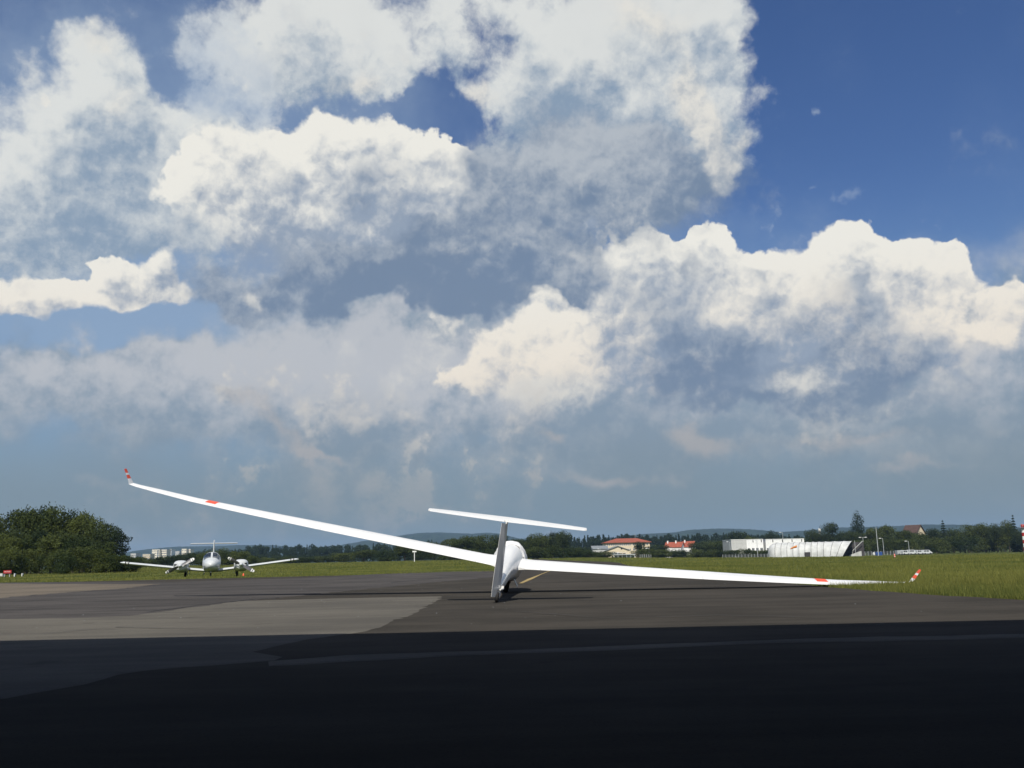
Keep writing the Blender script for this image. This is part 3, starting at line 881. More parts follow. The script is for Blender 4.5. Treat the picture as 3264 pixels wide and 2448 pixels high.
def build_glider():
    root = empty('glider', (-0.215, 18.2, 0.0), (0, R(8.4), R(-1.25)),
                 label='white sailplane with T tail resting on its right wing tip', cat='glider')
    G = M['gelcoat']
    # fuselage
    ST = [(2.28, 0.47, 0.015, 0.015), (2.24, 0.475, 0.07, 0.075), (2.1, 0.49, 0.14, 0.165), (1.75, 0.535, 0.225, 0.265), (1.3, 0.58, 0.275, 0.34), (0.8, 0.598, 0.292, 0.382),
          (0.3, 0.583, 0.285, 0.378), (-0.1, 0.560, 0.255, 0.342), (-0.5, 0.532, 0.205, 0.285), (-0.9, 0.495, 0.165, 0.232), (-1.4, 0.447, 0.130, 0.180), (-2.2, 0.375, 0.104, 0.140),
          (-3.2, 0.292, 0.082, 0.112), (-3.8, 0.243, 0.064, 0.092), (-4.02, 0.222, 0.046, 0.074)]

    def fus(i_or_y, ang, off=0.0):
        y = i_or_y
        q = sorted(ST)
        zc, hw, hh = (float(np.interp(y, [s[0] for s in q], [s[k] for s in q])) for k in (1, 2, 3))
        ca, sa = math.cos(ang), math.sin(ang)
        f = lambda v: math.copysign(abs(v) ** 0.92, v)
        return Vector(((hw + off) * f(ca), y, zc + (hh + off) * f(sa)))
    ysf = list(np.linspace(-4.02, 2.1, 60)) + [2.17, 2.24, 2.265, 2.28]
    b = MB().loft([[fus(y, 2 * math.pi * k / 32) for k in range(32)] for y in ysf])
    b.build('fuselage', G, root, smooth=40)
    # glazing under the cover
    g = MB()
    g.loft([[fus(y, R(a), 0.006) for a in np.linspace(22, 158, 18)] for y in np.linspace(0.45, 1.9, 16)], caps=False, closed=False)
    g.build('canopy', M['glass'], root, smooth=60)
    # wings
    front = airfoil(14, 0.145, 0.03, 0.0, 0.80)
    rear = airfoil(5, 0.145, 0.03, 0.812, 1.0)
    for side in (-1, 1):
        st = [0.0, 0.15, 0.27, 0.5, 1.0, 1.8, 2.8, 3.8, 4.5, 5.3, 5.8, 6.35, 6.7, 7.1, 7.3, 7.52, 7.65]
        wg = MB().loft([wing_section(s, side, front) for s in st]).build('wing', G, root, smooth=35)
        for nm, s0, s1 in (('wing_trailing_panel', 0.0, 0.62), ('flap', 0.625, 3.70), ('aileron', 3.706, 7.3), ('wing_trailing_panel', 7.306, 7.65)):
            ss = [s0] + [s for s in st if s0 < s < s1] + [s1]
            MB().loft([wing_section(s, side, rear) for s in ss]).build(nm, G, wg, smooth=35)
        # orange warning band round the front of the wing
        band = [p for p in airfoil(14, 0.145, 0.03, 0.0, 0.74)]
        MB().loft([wing_section(s, side, band, 0.0025) for s in (5.90, 6.0, 6.11)], caps=False).build('warning_band', M['orange'], wg, smooth=35)
        # fillet where the wing meets the fuselage
        fl = MB()
        secs = []
        for s, dr in ((0.10, 0.055), (0.18, 0.032), (0.26, 0.014), (0.36, 0.004), (0.5, 0.0)):
            secs.append([p + Vector((0, -dr * 1.6 if i < 3 or i > len(front) - 4 else 0, dr * (0.9 if i < len(front) // 2 else -0.9))) for i, p in enumerate(wing_section(s, side, airfoil(14, 0.145, 0.03, 0, 0.98)))])
        fl.loft(secs, caps=False).build('wing_fillet', G, wg, smooth=60)
        # winglet in coloured bands
        base = wing_section(7.65, side, airfoil(10, 0.12, 0.01))
        le, ch, z, _ = wing_at(7.65)
        cant = R(27)
        wl = None

        def wsec(f):
            L = 0.315 * f
            bend = min(1.0, f / 0.16)
            ca = R(75) + (cant - R(75)) * bend
            c = ch * (1 - 0.15 * min(1, f * 5) - 0.37 * f)
            ox = 7.65 + 0.018 + L * math.sin(cant)
            oz = z + L * math.cos(cant)
            oy = le - 0.14 * f
            pr = airfoil(10, 0.11, 0.01)
            return [Vector((side * (ox - h * c * math.cos(cant) * bend - h * 0), oy - x * c, oz + h * c * math.sin(cant) - (x - 0.4) * c * 0.12)) for x, h in pr]
        cuts = [(0.0, 0.36, G, 'winglet'), (0.363, 0.60, M['orange'], 'winglet_band'), (0.603, 0.73, G, 'winglet_panel'), (0.733, 1.0, M['orange'], 'winglet_band')]
        for a, c_, m, nm in cuts:
            secs = [wsec(f) for f in np.linspace(a, c_, 4)]
            if a == 0:
                secs = [wing_section(7.65, side, airfoil(10, 0.12, 0.01))] + secs
            o = MB().loft(secs).build(nm, m, root if wl is None else wl, smooth=40)
            wl = wl or o
    # fin, rudder, tailplane
    TZ = 1.235
    FIN = [(0.16, -3.30, -3.98, 0.078), (0.30, -3.30, -4.02, 0.082), (0.7, -3.48, -4.09, 0.075), (TZ - 0.02, -3.70, -4.17, 0.065)]

    def vsec(z, y0, y1, t, n=9, cut=1.0):
        pr = airfoil(n, 1.0, 0.0, 0, 0.70)
        return [Vector((h * t * 1.0 / 1.0 * 0.5 * 2 * 0.5, y0 + (y1 - y0) * x / 0.70, z)) for x, h in pr]
    fin = MB().loft([vsec(*q) for q in FIN]).build('fin', G, root, smooth=40)
    # rudder swung to the left: hinge line at the back of the fin
    rd = R(15)
    secs = []
    for z, hy, ch, t in ((0.085, -4.00, 0.31, 0.046), (0.30, -4.04, 0.315, 0.046), (0.7, -4.105, 0.275, 0.040), (TZ - 0.055, -4.185, 0.225, 0.032)):
        pts = []
        for x, hw in ((0, 0.2), (0.03, 0.75), (0.12, 1.0), (0.5, 0.62), (1.0, 0.05)):
            pts.append((x, hw))
        ring = [(x * ch, hw * t) for x, hw in pts] + [(x * ch, -hw * t) for x, hw in reversed(pts)]
        secs.append([Vector((-a * math.sin(rd) + w_ * math.cos(rd), hy - 0.012 - a * math.cos(rd) - w_ * math.sin(rd), z)) for a, w_ in ring])
    MB().loft(secs).build('rudder', G, root, smooth=35)
    for z in (0.20, 0.62, 1.05):
        MB().box((0.0, -4.02 - z * 0.12, z), (0.05, 0.06, 0.045)).build('rudder_hinge', M['grey_metal'], root)
    mb = MB().tube([(0.045, -4.0, 0.20), (0.075, -4.06, 0.215), (0.06, -4.14, 0.21), (0.035, -4.2, 0.2)], 0.014, 8)
    mb.box((0.05, -4.03, 0.235), (0.06, 0.07, 0.04)).build('control_horn', M['cloth'], root, smooth=40)
    # tailplane: low aspect, on top of the fin
    for side in (-1, 1):
        def tsec(s, prof):
            c = float(np.interp(s, [0, 0.9, 1.18, 1.235], [0.52, 0.39, 0.32, 0.27]))
            le = -3.70 - 0.05 * s - (0.03 if s > 1.2 else 0)
            inc = R(9.0)
            return [Vector((side * s, le - (x * c) * math.cos(inc), TZ + 0.03 - (x - 0.3) * c * math.sin(inc) + h * c)) for x, h in prof]
        st = [0.0, 0.4, 0.9, 1.18, 1.235]
        tp = MB().loft([tsec(s, airfoil(12, 0.115, 0.0, 0, 0.72)) for s in st]).build('tailplane', G, root, smooth=35)
        MB().loft([tsec(s, airfoil(4, 0.115, 0.0, 0.73, 1.0)) for s in [0.03, 0.4, 0.9, 1.18, 1.2]]).build('elevator', G, tp, smooth=35)
    # undercarriage
    wh = MB().lathe([(0.02, -0.055), (0.13, -0.055), (0.17, -0.05), (0.19, -0.025), (0.19, 0.025), (0.17, 0.05), (0.13, 0.055), (0.02, 0.055)], 28, Matrix.Translation((0, 0, 0.19)) @ Matrix.Rotation(R(90), 4, 'Y')).build('main_wheel', M['rubber'], root, smooth=40)
    MB().lathe([(0.02, -0.062), (0.10, -0.06), (0.10, 0.06), (0.02, 0.062)], 20, Matrix.Translation((0, 0, 0.19)) @ Matrix.Rotation(R(90), 4, 'Y')).build('rim', M['pale_metal'], wh, smooth=40)
    for side in (-1, 1):
        MB().add([(side * 0.10, 0.30, 0.33), (side * 0.10, -0.28, 0.325), (side * 0.215, -0.26, 0.135), (side * 0.215, 0.28, 0.135),
                  (side * 0.112, 0.30, 0.335), (side * 0.112, -0.28, 0.33), (side * 0.227, -0.26, 0.14), (side * 0.227, 0.28, 0.14)],
                 [(0, 1, 2, 3), (7, 6, 5, 4), (0, 4, 5, 1), (1, 5, 6, 2), (2, 6, 7, 3), (3, 7, 4, 0)]).build('gear_door', G, root)
        MB().tube([(side * 0.06, 0.02, 0.19), (side * 0.05, 0.12, 0.38)], 0.018).build('gear_leg', M['grey_metal'], root, smooth=40)
    tw = MB().lathe([(0.01, -0.028), (0.06, -0.028), (0.08, -0.015), (0.08, 0.015), (0.06, 0.028), (0.01, 0.028)], 20, Matrix.Translation((0, -4.12, 0.08)) @ Matrix.Rotation(R(90), 4, 'Y')).build('tail_wheel', M['rubber'], root, smooth=40)
    tf = MB().loft([[Vector((0.045 * math.cos(a), -3.97 + 0.16 * math.sin(a), z)) for a in np.linspace(0, 2 * math.pi, 14, endpoint=False)] for z in (0.10, 0.16)])
    tf.build('tail_wheel_fairing', G, root, smooth=50)

    # white cloth cover drawn over the canopy: its own thing, lying on the fuselage
    cv = empty('canopy_cover', root.location.copy(), tuple(root.rotation_euler), label='white cloth cover draped over the cockpit canopy of the sailplane', cat='cover')
    c = MB()
    secs_o, secs_i = [], []
    for i, y in enumerate(np.linspace(0.16, 2.02, 30)):
        ro, ri = [], []
        for k, a in enumerate(np.linspace(0, 180, 34)):
            wob_ = 0.010 * math.sin(y * 9 + a * 0.09) + 0.007 * math.sin(y * 23 - a * 0.15)
            edge = abs(a - 90) / 90
            lift = 0.030 + 0.055 * max(0, edge - 0.72) + (-0.022 if i == 0 else 0.006 if i == 1 else 0)
            aa = a + (6 * math.sin(y * 4.1) + 3 * math.sin(y * 11)) * max(0, edge - 0.8) * 5 * (1 if a > 90 else -1)
            ro.append(fus(y, R(aa), lift + wob_ * (0.5 + edge)))
            ri.append(fus(y, R(aa), lift + wob_ * (0.5 + edge) - 0.006))
        secs_o.append(ro)
        secs_i.append(ri)
    c.loft([o_ + i_[::-1] for o_, i_ in zip(secs_o, secs_i)])
    c.build('cloth', M['cloth'], cv, smooth=60)
    for y0 in (0.30, 1.2):
        MB().loft([[fus(y, R(a), 0.062) for a in np.linspace(-4, 30, 8)] for y in (y0, y0 + 0.045)], caps=False, closed=False).build('strap', M['strap'], cv)
    MB().tube([fus(0.22, R(6), 0.075), fus(0.22, R(0), 0.11), fus(0.22, R(-8), 0.125)], [0.012, 0.016, 0.008]).build('strap_end', M['strap'], cv)
    return root


build_glider()

# ------------------------------------------------------------------ twin-engined aeroplane facing the camera
def build_twin():
    p = place(675, 57)
    root = empty('twin_engine_aeroplane', (p.x, p.y, p.z + 0.02), (0, 0, R(16.8)), label='white twin propeller aeroplane with T tail parked nose on', cat='aeroplane')
    root.scale = (0.94, 0.94, 0.94)
    W = M['white_paint']
    ST = [(-2.62, 0.80, 0.03, 0.03), (-2.55, 0.80, 0.17, 0.15), (-2.3, 0.80, 0.34, 0.28), (-1.8, 0.80, 0.47, 0.39), (-1.15, 0.83, 0.55, 0.48), (-0.85, 0.87, 0.56, 0.53), (-0.45, 0.96, 0.565, 0.64), (0, 0.98, 0.565, 0.66),
          (0.9, 0.97, 0.54, 0.64), (1.7, 0.95, 0.44, 0.50), (2.6, 0.97, 0.29, 0.34), (3.6, 1.0, 0.16, 0.22), (4.7, 1.04, 0.07, 0.12), (5.0, 1.05, 0.03, 0.08)]

    def fus(y, ang, off=0.0):
        zc, hw, hh = (float(np.interp(y, [s[0] for s in ST], [s[k] for s in ST])) for k in (1, 2, 3))
        f = lambda v: math.copysign(abs(v) ** 0.85, v)
        return Vector(((hw + off) * f(math.cos(ang)), y - off * 0.6, zc + (hh + off) * f(math.sin(ang))))
    ys_ = [s[0] for s in ST]
    ys_ = sorted(set(ys_ + list(np.linspace(-2.3, 4.7, 40))))
    MB().loft([[fus(y, 2 * math.pi * k / 28) for k in range(28)] for y in ys_]).build('fuselage', W, root, smooth=40)
    for a0, a1 in ((34, 86), (94, 146)):
        MB().loft([[fus(y, R(a), 0.008) for a in np.linspace(a0, a1, 7)] for y in np.linspace(-1.32, -0.44, 7)], caps=False, closed=False).build('windscreen', M['glass'], root, smooth=60)
    for a0, a1 in ((18, 38), (142, 162)):
        for y0, y1 in ((-0.55, 0.15), (0.22, 0.85), (0.92, 1.4)):
            MB().loft([[fus(y, R(a), 0.008) for a in np.linspace(a0, a1, 5)] for y in np.linspace(y0, y1, 4)], caps=False, closed=False).build('side_window', M['glass'], root, smooth=60)
    # thin dark stripe along each side of the fuselage
    MB().loft([[fus(y, R(a), 0.004) for a in np.linspace(-14, -10, 2)] for y in np.linspace(-2.3, 1.5, 20)], caps=False, closed=False).build('stripe', M['black'], root)
    MB().loft([[fus(y, R(a), 0.004) for a in np.linspace(190, 194, 2)] for y in np.linspace(-2.3, 1.5, 20)], caps=False, closed=False).build('stripe', M['black'], root)
    for sx in (-0.16, 0.16):
        MB().lathe([(0.01, 0), (0.06, 0.0), (0.06, 0.02), (0.01, 0.02)], 12, Matrix.Translation((sx, -2.36, 0.66)) @ Matrix.Rotation(R(90), 4, 'X')).build('landing_light', M['glass'], root)
    for side in (-1, 1):
        pr = airfoil(12, 0.13, 0.02)
        wsta = [(0.3, 0.42, 1.55, -0.62), (1.2, 0.52, 1.5, -0.58), (1.8, 0.60, 1.42, -0.52), (4.9, 0.97, 1.30, -0.46), (5.35, 1.03, 1.22, -0.42), (5.50, 1.05, 1.0, -0.3), (5.55, 1.06, 0.7, -0.15)]
        secs = [[Vector((side * s, y0 + x * c, z + h * c * (1 if i < 5 else 0.6) - (x - 0.3) * c * 0.035)) for x, h in pr] for i, (s, z, c, y0) in enumerate(wsta)]
        wg = MB().loft(secs).build('wing', W, root, smooth=35)
        for s0, s1, m in ((4.98, 5.05, M['black']), (5.05, 5.16, M['sign_white']), (5.09, 5.115, M['black']), (5.16, 5.23, M['black'])):
            def ws(s, g):
                z, c, y0 = (float(np.interp(s, [w_[0] for w_ in wsta], [w_[k] for w_ in wsta])) for k in (1, 2, 3))
                return [Vector((side * s, y0 - g + x * (c + 2 * g), z + h * c + (g if h > 0 else -g) - (x - 0.3) * c * 0.035)) for x, h in pr]
            MB().loft([ws(s0, 0.006 if m is not M['black'] or s1 - s0 > 0.03 else 0.010), ws(s1, 0.006 if m is not M['black'] or s1 - s0 > 0.03 else 0.010)]).build('tip_band', m, wg)
        # nacelle
        cx = side * 1.83
        NS = [(-2.16, 0.79, 0.14, 0.14), (-2.12, 0.79, 0.30, 0.24), (-1.95, 0.79, 0.41, 0.31), (-1.4, 0.77, 0.45, 0.36), (-0.6, 0.72, 0.45, 0.37), (0.3, 0.68, 0.40, 0.30), (1.1, 0.66, 0.25, 0.18), (1.6, 0.66, 0.06, 0.05)]
        f = lambda v: math.copysign(abs(v) ** 0.72, v)
        nc = MB().loft([[Vector((cx + hw * f(math.cos(t)), y, zc + hh * f(math.sin(t)))) for t in np.linspace(0, 2 * math.pi, 24, endpoint=False)] for y, zc, hw, hh in NS]).build('nacelle', W, root, smooth=40)
        for ix in (-0.27, 0.27):
            MB().box((cx + ix, -2.115, 0.86), (0.20, 0.05, 0.085)).build('air_intake', M['black'], nc)
        MB().box((cx, -2.06, 0.60), (0.26, 0.05, 0.07)).build('air_intake', M['black'], nc)
        # propeller at rest
        ang = R(27.4) if side < 0 else R(151.5)
        pp = Vector((cx, -2.34, 0.79))
        hub = MB().lathe([(0.005, 0.30), (0.05, 0.25), (0.10, 0.14), (0.135, 0.02), (0.14, -0.06)], 18, Matrix.Translation(pp) @ Matrix.Rotation(R(90), 4, 'X')).build('spinner', W, root, smooth=40)
        for k in (0, 1):
            A = Matrix.Translation(pp) @ Matrix.Rotation(-(ang + k * math.pi), 4, 'Y')

            def bsec(r):
                c = float(np.interp(r, [0.1, 0.3, 0.6, 0.9, 0.93], [0.07, 0.12, 0.125, 0.10, 0.05]))
                tw = R(float(np.interp(r, [0.1, 0.93], [52, 16])))
                return [A @ Vector((r, x * math.sin(tw) - h * math.cos(tw), x * math.cos(tw) + h * math.sin(tw))) for x, h in ((-c, 0), (-c * 0.3, 0.022), (c * 0.6, 0.016), (c, 0), (c * 0.3, -0.012))]
            bl = MB().loft([bsec(r) for r in (0.1, 0.25, 0.45, 0.62, 0.72)]).build('propeller_blade', M['prop'], hub, smooth=40)
            for r0, r1, m in ((0.7205, 0.785, 'sign_white'), (0.7855, 0.83, 'black'), (0.8305, 0.93, 'sign_white')):
                MB().loft([bsec(r0), bsec(r1)]).build('propeller_tip', M[m], hub, smooth=40)
        # main gear
        MB().tube([(side * 1.52, -0.02, 0.48), (side * 1.52, 0.0, 0.20)], 0.045).build('gear_strut', M['pale_metal'], root, smooth=40)
        MB().box((side * 1.36, 0.02, 0.36), (0.025, 0.34, 0.26)).build('gear_door', W, root)
        MB().lathe([(0.03, -0.07), (0.14, -0.07), (0.195, -0.04), (0.2, 0), (0.195, 0.04), (0.14, 0.07), (0.03, 0.07)], 20, Matrix.Translation((side * 1.52 + side * 0.09, 0, 0.19)) @ Matrix.Rotation(R(90), 4, 'Y')).build('main_wheel', M['rubber'], root, smooth=40)
    MB().tube([(0, -1.75, 0.45), (0, -1.82, 0.17)], 0.035).build('nose_strut', M['pale_metal'], root, smooth=40)
    MB().lathe([(0.03, -0.05), (0.12, -0.05), (0.165, -0.03), (0.165, 0.03), (0.12, 0.05), (0.03, 0.05)], 18, Matrix.Translation((0, -1.84, 0.165)) @ Matrix.Rotation(R(90), 4, 'Y')).build('nose_wheel', M['rubber'], root, smooth=40)
    # entry step under the left of the belly
    MB().tube([(-0.42, 1.0, 0.45), (-0.50, 1.0, 0.20), (-0.58, 1.0, 0.20)], 0.025).build('entry_step', M['pale_metal'], root)
    # tail
    pr = airfoil(10, 0.10, 0.0)
    MB().loft([[Vector((h * c, y0 + x * c, z)) for x, h in pr] for z, y0, c in ((0.95, 3.3, 1.6), (1.2, 3.55, 1.4), (2.32, 4.05, 1.0), (2.44, 4.1, 0.95), (2.52, 4.3, 0.6))]).build('fin', W, root, smooth=40)
    tp = MB().loft([[Vector((s, 4.15 + abs(s) * 0.04 + x * c, 2.28 + h * c)) for x, h in pr] for s, c in ((-1.58, 0.55), (-1.5, 0.78), (-0.06, 0.86), (0.06, 0.86), (1.5, 0.78), (1.58, 0.55))]).build('tailplane', W, root, smooth=40)
    return root


build_twin()

# ------------------------------------------------------------------ hills on the horizon
def hills():
    segs = [[(250, 1790), (420, 1763), (470, 1752), (560, 1743), (690, 1741), (760, 1738), (870, 1738), (950, 1746), (1060, 1742), (1180, 1722), (1300, 1704), (1338, 1699), (1403, 1697), (1506, 1702), (1550, 1698), (1590, 1701), (1625, 1709), (1664, 1719), (1720, 1733), (1900, 1738)],
            [(1850, 1740), (2000, 1708), (2041, 1703), (2100, 1700), (2144, 1698), (2203, 1689), (2291, 1685), (2364, 1687), (2423, 1691), (2478, 1697), (2560, 1692), (2673, 1682), (2771, 1680), (2850, 1678), (2947, 1672), (3064, 1674), (3122, 1677), (3250, 1684), (3500, 1700)]]
    for k, (prof, D) in enumerate(zip(segs, (4300, 3700))):
        us = np.arange(prof[0][0], prof[-1][0], 5.0)
        vs_ = np.interp(us, [p[0] for p in prof], [p[1] for p in prof])
        rows = []
        for fy, fz in ((-1500, 0.0), (-1100, 0.30), (-700, 0.60), (-350, 0.84), (-120, 0.96), (0, 1.0), (250, 0.9), (900, 0.4), (1600, 0.0)):
            row = []
            for i, (u, v) in enumerate(zip(us, vs_)):
                p = at(u, v, D)
                h = max(1.0, p.z)
                n = 0.055 * math.sin(u * 0.021 + fy * 0.004 + k) * (1 - fz) + random.uniform(-0.012, 0.012)
                row.append((p.x * (1 + fy / D * 0.6), D + fy, max(0.2, h * (fz + n * (fz > 0) * (fz < 1))) + random.uniform(0, 1.6) * (fz > 0)))
            rows.append(row)
        MB().loft(rows, caps=False, closed=False).build('hills', M['hill'], kind='structure')


hills()


# ------------------------------------------------------------------ buildings
def windows(parent, P, ux, nx_, nz, w, h, pitch, z0, floor, off=0.0, start=None, frame=True, lst=[]):
    """Rows of windows on a wall: P wall start, ux unit along the wall (outward = ux rotated -90 deg)."""
    n = Vector((ux.y, -ux.x, 0))
    rz = math.atan2(ux.y, ux.x)
    key = (round(w, 2), round(h, 2))
    start = pitch / 2 if start is None else start
    for k in range(nz):
        for i in range(nx_):
            c = P + ux * (start + i * pitch) + Vector((0, 0, z0 + k * floor)) + n * 0.02
            o = windows.cache.get(key)
            if o is None:
                o = MB().box((0, 0, 0), (w, 0.06, h)).build('window', M['window'])
                windows.cache[key] = o
                fr = MB()
                for sx in (-1, 1):
                    fr.box((sx * (w / 2 - 0.05), -0.05, 0), (0.1, 0.05, h))
                for sz in (-1, 1):
                    fr.box((0, -0.05, sz * (h / 2 - 0.05)), (w - 0.2, 0.05, 0.1))
                fr.box((0, -0.05, 0), (0.08, 0.05, h - 0.2))
                f_ = fr.build('frame', M['frame'], o)
            else:
                q = o.copy()
                COL.objects.link(q)
                for ch in o.children:
                    c2 = ch.copy()
                    COL.objects.link(c2)
                    c2.parent = q
                o = q
            o.parent = parent
            o.location = c
            o.rotation_euler = (0, 0, rz)


windows.cache = {}


def gable(b, x0, x1, y0, y1, z0, z1, over=0.3, axis='y', t=0.2):
    """Pitched roof as two slabs; ridge along the given axis."""
    if axis == 'y':
        xm = (x0 + x1) / 2
        s = (z1 - z0) / (xm - x0)
        for sx, xe in ((-1, x0), (1, x1)):
            e = (xe + sx * over, z0 - over * s)
            b.add([(e[0], y0 - over, e[1]), (xm, y0 - over, z1), (xm, y1 + over, z1), (e[0], y1 + over, e[1]),
                   (e[0], y0 - over, e[1] + t), (xm, y0 - over, z1 + t), (xm, y1 + over, z1 + t), (e[0], y1 + over, e[1] + t)],
                  [(0, 1, 2, 3), (7, 6, 5, 4), (0, 4, 5, 1), (1, 5, 6, 2), (2, 6, 7, 3), (3, 7, 4, 0)])
    else:
        ym = (y0 + y1) / 2
        s = (z1 - z0) / (ym - y0)
        for sy, ye in ((-1, y0), (1, y1)):
            e = (ye + sy * over, z0 - over * s)
            b.add([(x0 - over, e[0], e[1]), (x1 + over, e[0], e[1]), (x1 + over, ym, z1), (x0 - over, ym, z1),
                   (x0 - over, e[0], e[1] + t), (x1 + over, e[0], e[1] + t), (x1 + over, ym, z1 + t), (x0 - over, ym, z1 + t)],
                  [(0, 1, 2, 3), (7, 6, 5, 4), (0, 4, 5, 1), (1, 5, 6, 2), (2, 6, 7, 3), (3, 7, 4, 0)])


def house_box(x0, x1, y0, y1, z, gable_axis=None, zr=0):
    b = MB().box(((x0 + x1) / 2, (y0 + y1) / 2, z / 2), (x1 - x0, y1 - y0, z))
    if gable_axis == 'y':
        xm = (x0 + x1) / 2
        b.add([(x0, y0, z), (x1, y0, z), (xm, y0, zr), (x0, y1, z), (x1, y1, z), (xm, y1, zr)], [(0, 1, 2), (3, 5, 4), (0, 2, 5, 3), (1, 4, 5, 2)])
    if gable_axis == 'x':
        ym = (y0 + y1) / 2
        b.add([(x0, y0, z), (x0, y1, z), (x0, ym, zr), (x1, y0, z), (x1, y1, z), (x1, ym, zr)], [(0, 2, 1), (3, 4, 5), (0, 3, 5, 2), (1, 2, 5, 4)])
    return b


UX = Vector((1, 0, 0))


def block(u0, u1, vtop, D, mat, label, nfl, cols, depth=14, dark=None, name='apartment_block', cat='apartment block', rz=0.0, ww=1.3, wh=1.2):
    """Flat-roofed block between columns u0 and u1 whose top shows at row vtop."""
    a, c = place(u0, D), place(u1, D)
    top = (at(u0, vtop, D).z + at(u1, vtop, D).z) / 2 - a.z
    W_ = c.x - a.x
    r = empty(name, ((a.x + c.x) / 2, D, a.z), (0, 0, rz), label=label, cat=cat)
    MB().box((0, depth / 2, top / 2 - 0.2), (W_, depth, top - 0.4)).build('wall', mat, r)
    MB().box((0, depth / 2, top - 0.2), (W_ + 0.4, depth + 0.4, 0.42)).build('roof', M['plaster_grey'], r)
    fl = (top - 0.8) / nfl
    windows(r, Vector((-W_ / 2, 0, 0)), UX, cols, nfl, ww, wh, W_ / cols, fl * 0.55, fl)
    if dark:
        MB().box((-W_ / 2 + W_ * dark[0], -0.05, top / 2 - 0.3), (W_ * dark[1], 0.3, top - 1.2)).build('stair_panel', M['roof_grey'], r)
    return r


block(482, 506, 1751, 1150, M['plaster'], 'tall pale apartment block far away, with a grey stair strip, behind the aeroplane wing', 7, 5, dark=(0.80, 0.17))
block(507.5, 529, 1751.5, 1156, M['plaster'], 'pale apartment block joined to the right of the one with the stair strip', 7, 6)
block(539, 544, 1750, 1180, M['plaster_white'], 'very narrow white tower block right of the pale apartment pair', 7, 2)
block(547, 570, 1757, 1240, M['plaster_grey'], 'grey apartment block half hidden in trees beside the narrow white tower', 5, 6)
block(577, 592, 1749, 1220, M['plaster'], 'small pale apartment block right of the twin aeroplane left propeller', 6, 3)
block(594, 605, 1750, 1228, M['plaster'], 'right half of the distant pale pair near the aeroplane cabin', 6, 3)
block(453, 477, 1766, 1100, M['plaster_cream'], 'low cream block left of the tall pale apartment block', 4, 5)
block(414, 431, 1764, 1130, M['plaster_grey'], 'low pale building just right of the big left thicket', 4, 4)

# big institution with a red hipped roof
D = 520
a, c, e = place(1932, D), place(2012, D - 8), place(2073, D)
r = empty('school_building', (a.x, D, a.z), label='long cream building with a red hipped roof among trees', cat='building')
zt = at(1990, 1728.5, D).z - a.z
W_ = e.x - a.x
MB().box((W_ / 2, 9, zt / 2), (W_, 18, zt)).build('wall', M['plaster_cream'], r)
zr = at(2000, 1715, D).z - a.z
MB().add([(-0.9, -0.9, zt), (W_ + 0.9, -0.9, zt), (W_ + 0.9, 18.9, zt), (-0.9, 18.9, zt), (7, 9, zr), (W_ - 6, 9, zr),
          (-0.9, -0.9, zt - 0.25), (W_ + 0.9, -0.9, zt - 0.25), (W_ + 0.9, 18.9, zt - 0.25), (-0.9, 18.9, zt - 0.25)],
         [(0, 1, 5, 4), (1, 2, 5), (2, 3, 4, 5), (3, 0, 4), (6, 7, 1, 0), (7, 8, 2, 1), (8, 9, 3, 2), (9, 6, 0, 3), (9, 8, 7, 6)]).build('roof', M['roof_red'], r)
MB().tube([(W_ * 0.72, 9, zr - 0.3), (W_ * 0.72, 9, zr + 2.6)], 0.07).build('flagpole', M['pale_metal'], r)
windows(r, Vector((0.6, 0, 0)), UX, 13, 1, 0.75, 1.1, W_ * 0.55 / 13, zt - 1.25, 3)
windows(r, Vector((0.6, 0, 0)), UX, 13, 1, 0.75, 1.1, W_ * 0.55 / 13, zt - 4.1, 3)
windows(r, Vector((W_ * 0.60, 0, 0)), UX, 5, 2, 1.1, 1.2, W_ * 0.38 / 5, zt - 4.0, 2.8)
# cream gabled hall
D = 440
a, e = place(1934, D), place(2007, D)
r = empty('gabled_hall', (a.x, D, a.z), label='cream gabled hall with a round gable window in front of the red hipped roof', cat='hall')
W_ = e.x - a.x
ze, zr = at(1934, 1755, D).z - a.z, at(1975, 1741.5, D).z - a.z
house_box(0, W_, 0, 16, ze, 'y', zr).build('wall', M['plaster_cream'], r)
g = MB()
gable(g, 0, W_, 0, 16, ze + 0.02, zr + 0.06, 0.5)
g.build('roof', M['roof_grey'], r)
MB().lathe([(0.02, 0), (0.4, 0), (0.4, 0.1), (0.02, 0.1)], 12, Matrix.Translation((W_ * 0.66, -0.02, ze + 0.8)) @ Matrix.Rotation(R(90), 4, 'X')).build('round_window', M['window'], r)
windows(r, Vector((1.0, 0, 0)), UX, 5, 1, 1.1, 1.3, (W_ - 2) / 5, 1.9, 3)
a, e = place(1890, 445), place(1938, 445)
r = empty('grey_roof_annex', (a.x, 445, a.z), label='low annex with a blue grey roof left of the cream gabled hall', cat='building')
W_ = e.x - a.x
z_ = at(1900, 1750, 445).z - a.z
house_box(0, W_, 0, 10, z_, 'x', z_ + 1.3).build('wall', M['plaster_grey'], r)
g = MB()
gable(g, 0, W_, 0, 10, z_ + 0.02, z_ + 1.4, 0.4, 'x')
g.build('roof', M['roof_grey'], r)
